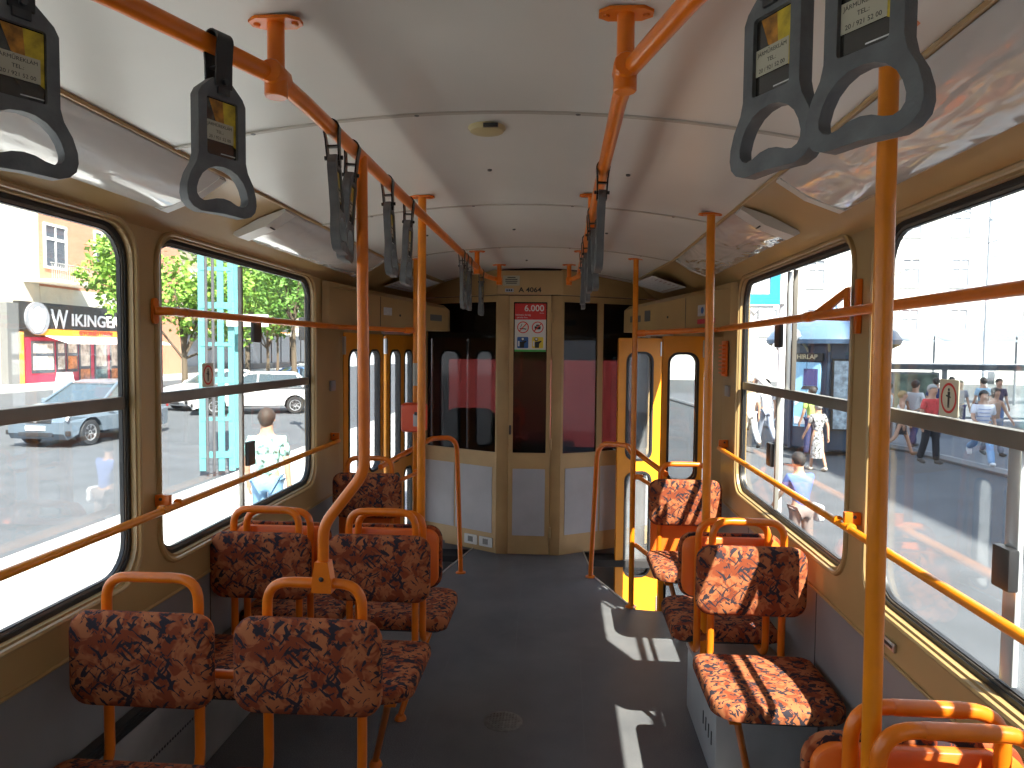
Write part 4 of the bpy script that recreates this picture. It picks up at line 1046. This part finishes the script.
# unseen tall block right of the tram, added out of frame to shade the forecourt
b6 = facade('apartment_building', 'unseen tall block right of the tram, added to shade the forecourt', MRs(13.6, -34, PI / 2) @ Matrix.Diagonal((1, 1, -1, 1)), 44.0, 19.3, 12, WALLG,
            [(2.5 + 4 * i, 3 + 4.0 * j, 1.4, 2.2) for i in range(10) for j in range(4)])

# ---- trees
LEAFA = mat('leaves_light', (.19, .34, .045), .6, var=.4, vscale=1.5)
LEAFB = mat('leaves_deep', (.10, .22, .03), .6, var=.4, vscale=1.5)
BARK = mat('bark', (.12, .09, .06), .9)
def tree(x, y, zc, rx, rz, n, m, label, size=.30):
    o = thing('street_tree', label, 'tree', (x, y, GZ), group='street trees on the left')
    rnd = random.Random(int(x * 31 + y * 17)); bm = B()
    blobs = [(rnd.uniform(-.62, .62) * rx, rnd.uniform(-.62, .62) * rx, zc - GZ + rnd.uniform(-.6, .6) * rz, rnd.uniform(.30, .55) * rx) for _ in range(16)]
    for k in range(n):
        bx, by, bz, br = rnd.choice(blobs)
        d = Vector((rnd.gauss(0, 1), rnd.gauss(0, 1), rnd.gauss(0, 1))).normalized() * br * rnd.uniform(.6, 1.05)
        c = Vector((bx, by, bz)) + Vector((d.x, d.y, d.z * .8)); s = size * rnd.uniform(.5, 1.1)
        R = Matrix.Rotation(rnd.uniform(0, 6.28), 3, Vector((rnd.gauss(0, 1), rnd.gauss(0, 1), rnd.gauss(0, 1))).normalized())
        pts = [Vector(p) * s for p in ((-.5, 0, 0), (0, -.32, .05), (.5, 0, 0), (0, .32, .05))]
        bm.faces.new([bm.verts.new(c + R @ p) for p in pts])
    link('foliage', bm, m, o, False)
    link('trunk', tube(B(), [(0, 0, 0), (.05, 0, 1.2), (-.05, .05, zc - GZ - rz * .3)], [.16, .12, .07], 8), BARK, o)
    bm = B()
    for bx, by, bz, br in blobs[:7]: tube(bm, [(0, 0, zc - GZ - rz * .9), (bx * .5, by * .5, bz * .8), (bx, by, bz)], [.06, .04, .015], 5)
    link('branches', bm, BARK, o)
tree(-22.2, 35.2, 5.5, 2.1, 1.9, 2600, LEAFA, 'pale green tree partly hiding the snack bar sign', .38)
tree(-15.0, 27.5, 3.4, 2.5, 2.6, 3200, LEAFA, 'light green tree left of the turquoise mast', .30)
tree(-14.9, 33.0, 4.6, 2.6, 2.5, 2600, LEAFA, 'bright green tree right behind the turquoise mast', .28)
tree(-11.3, 29.6, 4.3, 2.0, 1.9, 2600, LEAFB, 'deep green tree at the far edge of the second left window', .24)
tree(-27.0, 66.0, 6.0, 4.5, 4.2, 2200, LEAFB, 'dark distant tree before the brown house', .7)
tree(-22.0, 52.0, 5.0, 4.5, 4.0, 2400, LEAFB, 'broad distant tree between the light green ones', .6)

# ---- turquoise lattice mast
TQ = mat('turquoise_paint', (.11, .34, .35), .5)
o = thing('lattice_mast', 'turquoise riveted lattice mast standing on the left island', 'mast', (-6.30, 13.0, GZ + .1), math.radians(12))
for x, y in ((-.26, -.12), (.08, -.12), (.27, -.12), (.27, .20)):
    link('upright', bbox(x - .055, x + .055, y - .03, y + .03, 0, 9, .005), TQ, o, False)
bm = B()
for k in range(13):
    z = .25 + k * .7
    box(bm, -.28, .28, -.16, -.145, z, z + .07 if k % 2 else z + .12); box(bm, .10, .29, .22, .235, z, z + .1)
link('batten', bm, TQ, o, False)
for x in (-.15, -.03): link('conduit', tube(B(), [(x, -.22, .0), (x, -.22, 6.5)], .028, 8), mat('conduit_grey', (.12, .12, .13), .4, metal=.3), o)
link('sign_box', bbox(.20, .95, -.22, -.12, 2.72, 2.95, .01), WHITE, o)
o = thing('street_lamp_post', 'slim grey post with small black box behind the mast', 'post', (-7.2, 20, GZ))
link('post', tube(B(), [(0, 0, 0), (0, 0, 3.8)], .04, 8), mat('conduit_grey', (.3, .3, .32)), o)
link('signal_box', bbox(-.17, .17, -.12, .12, 2.65, 3.3, .03), DARK, o)

# ---- cars
def car(label, loc, heading, m, hatch=True, L=4.1, Wd=1.74, H=1.52):
    o = thing('car', label, 'car', (*loc, GZ), math.radians(heading), 'cars on the street')
    # local: +x forward, y left
    f, r = L / 2, -L / 2; wb = L * .31; wr = .33
    def arch(cx): return [(cx + (wr + .05) * math.cos(a), .32 + (wr + .05) * math.sin(a)) for a in [PI * t / 8 for t in range(9)]]
    prof = [(r + .05, .25)] + [(-wb - wr - .05, .22)] + arch(-wb)[::-1] + arch(wb)[::-1] + [(f - .1, .20), (f, .35), (f, .62), (f - .10, .78), (f - .35, .88), (f - 1.05, .98), (f - 1.2, 1.0), (r + .5, 1.02), (r + .08, .98), (r, .70), (r, .4)]
    bm = prism(B(), prof, -Wd / 2, Wd / 2, (), Matrix(((1, 0, 0, 0), (0, 0, 1, 0), (0, 1, 0, 0), (0, 0, 0, 1))))
    for v in bm.verts:
        if abs(v.co.x) > L * .36: v.co.y *= 1 - .16 * min(1, (abs(v.co.x) - L * .36) / (L * .14)) ** 1.3
        if v.co.z > .85: v.co.y *= .955
    body = link('body', bm, m, o, False); bv = body.modifiers.new('bevel', 'BEVEL'); bv.width = .05; bv.segments = 3; bv.angle_limit = math.radians(40)
    rt = r + (.45 if hatch else .95)
    gl = [(f - 1.15, .97), (f - 1.95, H - .06), (f - 2.3, H), (rt + .35, H - .02), (rt - .25 if hatch else rt - .3, .98)]
    def cab(prof, w0, w1, name, mm, par, off=0):
        bm = prism(B(), prof, -1, 1, (), Matrix(((1, 0, 0, 0), (0, 0, 1, 0), (0, 1, 0, 0), (0, 0, 0, 1))))
        for v in bm.verts:
            t = (v.co.z - .97) / (H - .97); v.co.y *= (w0 * (1 - t) + w1 * t)
        return link(name, bm, mm, par, False)
    cab(gl, Wd / 2 - .06, Wd / 2 - .24, 'glasshouse', mat('car_glass', (.05, .07, .08), .08, coat=.6), o)
    rf = cab([(f - 1.9, H - .075), (f - 2.3, H + .015), (rt + .35, H + .0), (rt + .22, H - .09), (f - 2.3, H - .05)], Wd / 2 - .045, Wd / 2 - .22, 'roof', m, o)
    for s in (-1, 1):
        bm = B()
        def y_(z): t = (z - .97) / (H - .97); return s * ((Wd / 2 - .05) * (1 - t) + (Wd / 2 - .23) * t)
        for (xa, za), (xb, zb) in (((f - 1.12, .98), (f - 1.95, H - .05)), ((f - 2.25, .98), (f - 2.3, H - .03)), ((rt + .1, .98), (rt + .35, H - .04)), ((rt - .2, .98), (rt + .3, H - .04))):
            tube(bm, [(xa, y_(za), za), (xb, y_(zb), zb)], .035, 6)
        link('pillar', bm, m, o)
        link('mirror', stack(B(), [(.02, -.06), (0, -.03), (0, .03), (.02, .06)], lambda i: rrect(.16 - 2 * i, .12 - 2 * i, .03, 3), T((f - 1.35, s * (Wd / 2 + .06), 1.03)) @ RX(PI / 2)), m, o)
        link('headlamp', stack(B(), [(.03, -.02), (0, 0), (.02, .03)], lambda i: rrect(.42 - 2 * i, .17 - 2 * i, .05, 4), T((f - .16, s * (Wd / 2 - .24), .72)) @ RZ(s * -.45) @ RY(PI / 2 - .3) @ RZ(PI / 2)), mat('lamp_clear', (.75, .77, .8), .1, coat=.6), o)
        link('tail_lamp', bbox(r - .01, r + .06, min(s * (Wd / 2 - .3), s * (Wd / 2 - .12)), max(s * (Wd / 2 - .3), s * (Wd / 2 - .12)), .72, .95, .01), mat('lamp_red', (.5, .02, .02), .2), o)
        for cx in (-wb, wb):
            Mw = T((cx, s * (Wd / 2 - .12), .32)) @ RX(-s * PI / 2)
            wh = link('wheel', lathe(B(), [(.19, -.1), (.30, -.10), (.32, -.07), (.32, .07), (.30, .10), (.205, .10), (.20, .07)], 24, Mw), mat('tyre', (.02, .02, .02), .7), o)
            bm = lathe(B(), [(.001, .06), (.05, .075), (.06, .05), (.07, .045)], 12, Mw)
            for q in range(7):
                a = 2 * PI * q / 7; box_m = Mw @ RZ(a)
                prism(bm, [(.03, -.022), (.20, -.03), (.20, .03), (.03, .022)], .05, .07, (), box_m)
            prism(bm, circ(.205, 24), .05, .085, [circ(.18, 24)], Mw)
            link('rim', bm, mat('rim_silver', (.6, .6, .62), .3, metal=.6), wh, False)
    gr = link('grille', bbox(f - .02, f + .015, -.42, .42, .60, .70, .01), DARK, o)
    link('badge', lathe(B(), [(.001, .02), (.045, .015), (.05, 0)], 14, T((f + .01, 0, .65)) @ RY(PI / 2)), STEEL, gr)
    link('lower_grille', bbox(f - .03, f + .012, -.45, .45, .27, .38, .01), DARK, o)
    link('number_plate', bbox(f, f + .02, -.26, .26, .42, .53, .004), WHITE, o)
    for s in (-1, 1): link('fog_lamp', bbox(f - .12, f - .04, s * .72 - .12, s * .72 + .12, .30, .42, .02), DARK, o)
    return o
CS = mat('car_silver_blue', (.13, .17, .21), .3, metal=.2, coat=.6); CW = mat('car_white', (.55, .55, .55), .35, coat=.5); CB = mat('car_blue', (.12, .26, .50), .35, coat=.5)
car('silver-blue hatchback parked before the snack bar, badge and plate in front', (-12.05, 17.79), 266, CS, True, 3.95)
car('white car with yellowish plate left behind the turquoise mast', (-13.6, 27.6), 245, CW, False, 4.3)
car('white estate car right behind the turquoise mast', (-11.2, 25.6), 205, CW, True, 4.4)
car('blue car beyond the white estate car', (-12.6, 32.4), 215, CB, True, 4.0)
car('distant white car at the kerb by the shopfronts', (-14.2, 38.5), 240, CW, True, 4.0)

# ---- people
SKIN = mat('skin', (.52, .30, .20), .6)
def skinmesh(name, V, E, m, parent, root=0, sub=2):
    bm = B(); lay = bm.verts.layers.skin.verify(); vs = []
    for i, (p, r) in enumerate(V):
        v = bm.verts.new(p); r = r if isinstance(r, tuple) else (r, r); v[lay].radius = r; v[lay].use_root = (i == root); vs.append(v)
    for a, b in E: bm.edges.new((vs[a], vs[b]))
    me = bpy.data.meshes.new(name); bm.to_mesh(me); bm.free(); me.materials.append(m)
    o = bpy.data.objects.new(name, me); COL.objects.link(o); o.parent = parent
    s = o.modifiers.new('skin', 'SKIN'); s.use_smooth_shade = True; s.use_x_symmetry = False
    q = o.modifiers.new('sub', 'SUBSURF'); q.levels = sub; q.render_levels = sub
    return o
HAIRS = {'brown': (.035, .022, .014), 'dark': (.025, .02, .018), 'grey': (.35, .33, .31), 'fair': (.40, .27, .12)}
def cloth(c, pat=0):
    n = 'cloth_%02d_%02d_%02d_%d' % (int(c[0] * 99), int(c[1] * 99), int(c[2] * 99), int(pat * 10)); return mat(n, c, .85, var=pat, vscale=18)
def person(label, x, y, rz, h, top, bot, hair='brown', step=.0, arms=(0, 0), legs='trousers', sleeves='short', pat=0, shoe=(.05, .05, .05), z=GZ + .10, elbow=(.3, .3), lean=0, stripes=False, extra=None, long_hair=False):
    k = h / 1.86
    o = thing('person', label, 'person', (x, y, z), math.radians(rz), 'people outside the tram'); o.scale = (k, k, k)
    # faces +y. joints
    def leg(s, a, kn):
        hip = Vector((s * .09, 0, .92)); kne = hip + Vector((0, math.sin(a) * .43, -math.cos(a) * .43)); an = kne + Vector((0, math.sin(a - kn) * .42, -math.cos(a - kn) * .42))
        t = an + Vector((0, .14 * math.cos((a - kn) * .8), -.02 + .14 * math.sin((a - kn) * .8))); return hip, kne, an, t
    l1 = leg(-1, step, max(0, -step) * .9 + .05); l2 = leg(1, -step, max(0, step) * 1.3 + .05)
    # drop so that the lower foot touches the ground
    low = min(l1[2].z, l2[2].z) - .07
    def dn(p): return Vector((p.x, p.y, p.z - low))
    l1 = [dn(p) for p in l1]; l2 = [dn(p) for p in l2]
    def up(x_, y_, z_): return Vector((x_, y_ + (z_ - .95) * math.sin(lean), .95 + (z_ - .95) * math.cos(lean) - low))
    pel, wai, che, nek, hb, hm, ht = up(0, 0, .95), up(0, .0, 1.12), up(0, .0, 1.32), up(0, -.005, 1.46), up(0, .01, 1.54), up(0, .02, 1.62), up(0, .015, 1.70)
    def arm(s, a, e):
        sh = up(s * .175, 0, 1.39); el = sh + Vector((s * .05, math.sin(a) * .28, -math.cos(a) * .28)); wr_ = el + Vector((s * .01, math.sin(a + e) * .25, -math.cos(a + e) * .25)); d = (wr_ - el).normalized()
        return sh, el, wr_, d
    a1 = arm(-1, arms[0], elbow[0]); a2 = arm(1, arms[1], elbow[1])
    V = [(pel, (.125, .09)), (wai, (.105, .08)), (che, (.13, .095)), (nek, .058), (hb, (.070, .082)), (hm, (.092, .115)), (ht, (.080, .098))]
    E = [(0, 1), (1, 2), (2, 3), (3, 4), (4, 5), (5, 6)]
    for L_ in (l1, l2):
        b = len(V); V += [(L_[0] - Vector((0, 0, .02)), .085), (L_[1], .055), (L_[2], .036), (L_[3], .028)]; E += [(0, b), (b, b + 1), (b + 1, b + 2), (b + 2, b + 3)]
    for s, A in ((-1, a1), (1, a2)):
        b = len(V); V += [(A[0], .052), (A[1], .038), (A[2], .026)]; E += [(2, b), (b, b + 1), (b + 1, b + 2)]
        palm = A[2] + A[3] * .07; V.append((palm, (.034, .018))); E.append((b + 2, b + 3)); pi_ = b + 3
        side = Vector((0, 1, 0)) if abs(A[3].y) < .8 else Vector((0, 0, 1))
        for f, (off, ln) in enumerate(((-.024, .060), (-.008, .072), (.008, .068), (.024, .052))):
            c = len(V); V += [(palm + A[3] * .02 + side * off, .009), (palm + A[3] * (.02 + ln * .55) + side * off + Vector((-s * .008, 0, 0)), .008), (palm + A[3] * (.02 + ln) + side * off + Vector((-s * .022, 0, 0)), .007)]
            E += [(pi_, c), (c, c + 1), (c + 1, c + 2)]
        c = len(V); V += [(A[2] + A[3] * .035 + side * .036, .010), (A[2] + A[3] * .075 + side * .052, .008)]; E += [(b + 2, c), (c, c + 1)]
    # nose
    c = len(V); V.append((hm + Vector((0, .108, -.012)), .013)); E.append((5, c))
    skinmesh('body', V, E, SKIN, o, 0, 2)
    # face details and ears
    bm = B()
    for s in (-1, 1): lathe(bm, [(.001, .006), (.007, .004), (.009, 0)], 8, T(hm + Vector((s * .032, .088, .012))) @ RX(-PI / 2))
    prism(bm, [(-.022, -.003), (.022, -.003), (.018, .004), (-.018, .004)], 0, .006, (), T(hm + Vector((0, .086, -.048))) @ XZ @ Matrix.Diagonal((1, 1, -1, 1)))
    link('facial_features', bm, mat('feature_dark', (.10, .04, .03), .6), o)
    bm = B()
    for s in (-1, 1): lathe(bm, [(.001, .014), (.018, .010), (.022, 0)], 8, T(hm + Vector((s * .078, .0, -.005))) @ RY(s * PI / 2))
    link('ears', bm, SKIN, o)
    # hair: cap over crown and back
    bm = B(); bmesh.ops.create_icosphere(bm, subdivisions=3, radius=1)
    for v in bm.verts:
        c = v.co; lowc = (-.95 if c.y < -.1 else -.45) if c.y < .2 else .40
        if long_hair and c.y < .35: lowc = -9
        z_ = max(c.z, lowc); zz = z_ * .116
        if long_hair and c.z < 0 and c.y < .4: zz = c.z * .26
        v.co = hm + Vector((c.x * (.096 if c.z > -.2 else .084), c.y * .116 - .012 - (.008 if c.y < 0 else 0), zz + .022))
    link('hair', bm, mat('hair_' + hair, HAIRS[hair], .7), o)
    # top
    mt = cloth(top, pat)
    V = [(pel - Vector((0, 0, .04)), (.138, .105)), (wai, (.125, .10)), (che, (.168, .135)), (nek - Vector((0, 0, .045)), .092)]; E = [(0, 1), (1, 2), (2, 3)]
    if sleeves != 'none':
        for A in (a1, a2):
            b = len(V)
            if sleeves == 'long': V += [(A[0], .068), (A[1], .052), (A[2] - A[3] * .01, .038)]; E += [(2, b), (b, b + 1), (b + 1, b + 2)]
            else: m_ = A[0].lerp(A[1], .72); V += [(A[0], .070), (m_, .062)]; E += [(2, b), (b, b + 1)]
    skinmesh('shirt', V, E, mt, o, 0, 2)
    if stripes:
        bm = B()
        for q in range(5):
            z_ = 1.02 + q * .08 - low; pts = [(.15 * math.cos(t) * (1 if q else .98), .118 * math.sin(t) + (z_ + low - .95) * math.sin(lean), z_) for t in [2 * PI * j / 20 for j in range(20)]]
            tube(bm, pts, .010, 6, True)
        link('shirt_stripe', bm, cloth((.25, .35, .6)), o)
    # bottoms
    if legs == 'trousers' or legs == 'shorts':
        V = [(pel, (.138, .105))]; E = []
        for L_ in (l1, l2):
            b = len(V)
            if legs == 'trousers': V += [(L_[0] - Vector((0, 0, .02)), .098), (L_[1], .078), (L_[2] - Vector((0, 0, .005)), .072)]; E += [(0, b), (b, b + 1), (b + 1, b + 2)]
            else: V += [(L_[0] - Vector((0, 0, .02)), .100), (L_[1].lerp(L_[0], .15), .085)]; E += [(0, b), (b, b + 1)]
        skinmesh('trousers' if legs == 'trousers' else 'shorts', V, E, cloth(bot), o, 0, 2)
    else:
        zt = pel.z + .05; zb = pel.z - (.34 if legs == 'skirt' else .62)
        bm = lathe(B(), [(.12, 0), (.145, -.12), (.165, zb - zt + .1), (.168, zb - zt), (.15, zb - zt + .01)], 20, T((0, 0, zt)) @ Matrix.Diagonal((1, .82, 1, 1)))
        link('skirt' if legs == 'skirt' else 'dress_skirt', bm, cloth(bot, pat), o)
    ms = cloth(shoe)
    for L_ in (l1, l2):
        a_, t_ = L_[2], L_[3]
        V = [(a_ + Vector((0, -.035, -.01)), .062), (a_.lerp(t_, .6) - Vector((0, 0, .012)), (.058, .048)), (t_ + (t_ - a_) * .25 - Vector((0, 0, .008)), (.050, .040))]
        skinmesh('shoe', V, [(0, 1), (1, 2)], ms, o, 0, 1)
    if extra == 'bag': link('handbag', stack(B(), [(.03, 0), (0, .02), (0, .09), (.03, .11)], lambda i: rrect(.30 - 2 * i, .24 - 2 * i, .05, 4, 0, .85), T((.25, .1, 0)) @ RZ(PI / 2) @ XZ), cloth((.8, .8, .82), .3), o)
    return o
WHT, NAV, JEA = (.75, .75, .75), (.04, .05, .14), (.14, .24, .45)
person('person seen from behind in white shirt with turquoise checks by the left window latch', -2.98, 7.45, 10, 1.80, (.30, .55, .48), (.16, .30, .46), 'brown', .15, (.1, -.1), 'trousers', 'short', .9, z=GZ + .10, lean=-.05)
person('person in a red shirt and black trousers walking on the forecourt', 8.0, 15.6, 195, 1.80, (.62, .06, .06), (.015, .015, .02), 'grey', .13, (.12, -.12), sleeves='short', pat=.3)
person('person in white top and black skirt with one foot lifted, beside the thick pole', 7.95, 16.8, 250, 1.62, WHT, (.015, .015, .02), 'fair', .35, (.2, -.1), 'skirt', 'none', 0, (.25, .14, .08))
person('person striding in striped white shirt, light jeans and white shoes', 9.05, 15.6, 165, 1.80, (.75, .77, .82), (.22, .38, .62), 'dark', .55, (-.3, .5), shoe=(.8, .8, .8), stripes=True, elbow=(.9, .9))
person('person in a black and white patterned dress walking past the newsstand', 5.46, 15.0, 20, 1.52, (.30, .30, .30), (.30, .30, .30), 'grey', .15, (.25, -.35), 'dress', 'short', .85, (.6, .5, .4), z=GZ + .0, extra=None)
person('person in lime green top with dark hair before the newsstand advert', 5.78, 16.3, 20, 1.68, (.42, .62, .15), NAV, 'dark', .1, (.1, -.1), 'trousers', 'short')
person('person in a blue shirt stooping close outside the second right window', 2.86, 8.0, 15, 1.42, (.10, .16, .42), (.20, .16, .15), 'dark', .1, (.4, .6), 'trousers', 'short', lean=.15, z=GZ, extra='bag')
person('person in white T-shirt facing away behind the red shirt', 8.9, 18.2, 300, 1.80, WHT, NAV, 'dark', .2, (.1, .1))
person('person in white sleeveless top left of the shelter advert', 8.75, 19.3, 30, 1.68, WHT, (.2, .12, .1), 'dark', .0, (.1, .1), sleeves='none')
person('person in navy shirt standing beside the shelter advert', 10.6, 20.6, 340, 1.78, NAV, NAV, 'brown', .1, (.2, .0))
person('person in navy top behind the shelter bench', 11.9, 22.3, 180, 1.75, (.08, .1, .22), JEA, 'dark', .0, (.3, .3))
person('person with dark head between the two blue shirts in the shelter', 11.62, 21.3, 180, 1.68, (.3, .3, .34), NAV, 'dark', .1, (.1, .1))
person('person in light blue shirt standing in the shelter', 12.2, 21.2, 10, 1.78, (.40, .58, .72), NAV, 'brown', .1, (.1, .2))
person('person with long brown hair and tan top walking at far right', 10.1, 17.0, 190, 1.68, (.42, .28, .20), (.22, .25, .3), 'brown', .2, (.4, .1), long_hair=True, sleeves='none')
person('person in dark top at the right end of the shelter', 12.8, 21.5, 180, 1.74, (.05, .05, .1), JEA, 'dark', .0, (.1, .1))
person('person in pale trousers walking away left of the newsstand', 4.75, 17.6, 10, 1.75, (.72, .70, .66), (.72, .72, .70), 'brown', .3, (.2, -.2))
person('person in white shirt with black bag left of the newsstand', 5.30, 18.2, 10, 1.80, (.80, .80, .82), (.30, .34, .42), 'dark', .3, (.2, -.2), shoe=(.02, .02, .04))
person('person in peach top in the crowd under the station sign', 5.0, 20.5, 200, 1.70, (.72, .42, .30), WHT, 'fair', .1, (.2, .1))
person('person in beige top in the crowd under the station sign', 5.8, 21.5, 170, 1.74, (.66, .55, .40), (.3, .3, .3), 'brown', .1, (.2, .1))
person('person in rose top at the back of the crowd', 6.3, 23.0, 190, 1.70, (.65, .30, .33), NAV, 'brown', .1, (.1, .1))

# ---- newsstand
NB = mat('kiosk_blue', (.045, .075, .12), .4)
o = thing('newsstand', 'round dark blue newsstand with clock, posters and gilt lettering', 'kiosk', (6.9, 18.3, GZ + .1))
KR = 1.18
link('body', lathe(B(), [(KR - .05, 0), (KR, .05), (KR, 2.55), (KR - .05, 2.6)], 16), NB, o, False)
link('roof', lathe(B(), [(KR + .35, 2.55), (KR + .38, 2.65), (KR + .25, 2.85), (KR - .3, 3.1), (.35, 3.3), (.12, 3.42), (.06, 3.6), (.001, 3.65)], 24), mat('kiosk_roof', (.10, .17, .27), .4), o)
bm = B()
for k in range(16):
    a = 2 * PI * k / 16
    c = (math.cos(a), math.sin(a)); tube(bm, [(c[0] * KR, c[1] * KR, 2.3), (c[0] * (KR + .12), c[1] * (KR + .12), 2.45), (c[0] * (KR + .32), c[1] * (KR + .32), 2.56)], .03, 5)
link('eave_bracket', bm, mat('bracket_tan', (.35, .32, .22), .5), o)
bm = B()
for k in range(16):
    a = 2 * PI * (k + .5) / 16 + PI / 16; tube(bm, [(math.cos(a) * (KR + .03), math.sin(a) * (KR + .03), 0), (math.cos(a) * (KR + .03), math.sin(a) * (KR + .03), 2.5)], .045, 6)
link('column', bm, NB, o)
def kM(deg, r=KR + .02):
    a = math.radians(deg); return T((math.cos(a) * r, math.sin(a) * r, 0)) @ RZ(a + PI / 2) @ XZ
M = kM(226)
ad = link('advert', prism(B(), rrect(.62, 1.55, .01, 2, -.02, 1.33), -.02, .05, (), M), mat('poster_sky', (.30, .60, .85), .4), o, False)
link('advert_laptop', prism(B(), [(-.10, 1.55), (.24, 1.55), (.24, 1.95), (-.10, 1.95)], .05, .06, (), M), mat('laptop_dark', (.05, .05, .16), .3), ad, False)
link('advert_laptop', prism(B(), [(-.16, 1.46), (.26, 1.46), (.24, 1.54), (-.10, 1.54)], .05, .06, (), M), DARK, ad, False)
link('advert_swoosh', prism(B(), [(-.30, .80), (.27, .70), (.27, .62), (-.30, .62)], .05, .06, (), M), WHITE, ad, False)
link('advert_swoosh', prism(B(), [(-.30, 1.05), (-.05, 1.25), (.27, 1.20), (.27, 1.35), (-.05, 1.38), (-.30, 1.2)], .05, .06, (), M), WHITE, ad, False)
fa = link('name_board', prism(B(), rrect(.74, .19, .01, 2, -.02, 2.23), -.02, .07, (), M), INK, o, False)
lettering('name_lettering', 'HIRLAP', .155, mat('gilt', (.62, .52, .32), .4), fa, M @ T((-.02, 2.23, .075)), .004, bold=.002)
for dg, w in ((262, .40), (290, .42)):
    q = link('display_case', prism(B(), rrect(w, 1.6, .01, 2, 0, 1.35), -.02, .04, (), kM(dg)), mat('case_pale', (.45, .55, .60), .3, var=.4, vscale=9), o, False)
    link('case_frame', prism(B(), rrect(w + .08, 1.7, .01, 2, 0, 1.35), -.02, .05, [rrect(w, 1.6, .01, 2, 0, 1.35)], kM(dg)), INK, q, False)
c = link('clock', prism(B(), circ(.15, 24), 0, .08, (), kM(218, KR + .33) @ T((0, 2.74, 0))), STEEL, o)
link('clock_face', prism(B(), circ(.12, 24), .08, .09, (), kM(218, KR + .33) @ T((0, 2.74, 0))), WHITE, c, False)
# ---- station sign on white tubular frame
o = thing('station_sign', 'white station sign with thick blue border and a grey letter M on tubular frame', 'sign', (0, 0, 0))
link('sign_panel', bbox(1.75, 2.93, 9.0, 9.12, 2.15, 3.4, .01), WHITE, o)
bm = B(); box(bm, 1.75, 2.86, 8.985, 8.999, 2.15, 2.27); box(bm, 2.74, 2.86, 8.985, 8.999, 2.271, 3.3); link('blue_border', bm, mat('sign_sky_blue', (.03, .36, .66), .4), o, False)
bm = B()
for k in range(3): lathe(bm, [(.03, 0), (.05, .03), (.03, .06)], 10, T((2.22 + k * .17, 8.99, 2.66)) @ RX(PI / 2))
link('sign_dots', bm, mat('dot_grey', (.25, .27, .32), .5), o)
link('letter_plate', bbox(1.80, 2.80, 9.02, 9.08, 1.86, 2.13, .01), SIGNW, o)
lettering('letter', 'M', .17, mat('letter_grey', (.2, .2, .22), .5), o, T((2.56, 9.01, 2.02)) @ XZ, .002, sx=1.1)
for x in (2.30, 2.92): link('frame_post', tube(B(), [(x, 9.07, GZ), (x, 9.07, 2.2)], .045, 10), WHITE, o)
bm = tube(B(), [(2.30, 9.1, 1.55), (2.92, 9.1, 1.0)], .035, 8); tube(bm, [(2.92, 9.1, 1.75), (2.55, 9.1, 1.2)], .03, 8); link('frame_brace', bm, WHITE, o)
# ---- shelter
SH = mat('shelter_grey', (.22, .25, .28), .4, metal=.4)
o = thing('tram_shelter', 'long grey steel and glass stop shelter behind the walkers', 'shelter', (0, 0, 0))
bm = bbox(10.2, 22.0, 22.9, 23.15, 1.05, 1.20, .01); box(bm, 10.0, 22, 22.4, 24.4, 1.20, 1.24); link('roof', bm, SH, o)
for x in (10.35, 12.05, 14.6, 17, 19.5): link('post', bbox(x - .06, x + .06, 22.95, 23.07, GZ + .1, 1.06, .01), SH, o)
link('glass_wall', box(B(), 12.2, 21.8, 23.0, 23.02, -.4, .95), GLASS, o, False)
pa = link('advert_panel', bbox(10.45, 11.85, 22.9, 23.1, -.5, .98, .02), SH, o)
link('advert_poster', box(B(), 10.52, 11.78, 22.885, 22.90, -.42, .92), mat('poster_green', (.16, .22, .17), .6, var=.6, vscale=2.5), pa, False)
link('bench', bbox(12.4, 14.4, 22.5, 22.9, -.42, -.36, .01), SH, o)
for k, (x, y, h, lab) in enumerate(((17.2, 30, 9, 'tall thin pale catenary pole, left one over the shelter'), (24.2, 34, 9, 'tall thin pale catenary pole, middle one over the shelter'), (19.2, 29.5, 9, 'tall thin grey catenary pole, right one over the shelter'))):
    o = thing('catenary_pole', lab, 'pole', (x, y, GZ + .1), group='catenary poles')
    link('mast', tube(B(), [(0, 0, 0), (0, 0, h)], [.11, .07], 10), mat('mast_pale', (.5, .53, .56), .5), o)
    link('bracket_arm', tube(B(), [(0, 0, h - 1.2), (-2.2, 0, h - .6)], .03, 6), mat('mast_pale', (.5, .53, .56)), o)
bm = B(); tube(bm, [(10, -10, 5.5), (20, 60, 5.5)], .012, 4); tube(bm, [(4, 40, 6), (40, 30, 6.4)], .012, 4); o = link('overhead_wire', bm, DARK); tag(o, 'thin overhead tram wires above the forecourt', 'wire')
o = thing('market_stall_roof', 'low row of canopies beyond the shelter', 'canopy', (0, 0, 0))
for k in range(6):
    x = 13.5 + k * 3.6; bm = B(); quadstrip(bm, [[(x, 33, 2.1), (x, 35, 2.7)], [(x + 3.3, 33, 2.1), (x + 3.3, 35, 2.7)]]); link('canopy', bm, SH, o, False)
    link('canopy_post', tube(B(), [(x + .1, 34, GZ + .1), (x + .1, 34, 2.4)], .05, 6), SH, o)
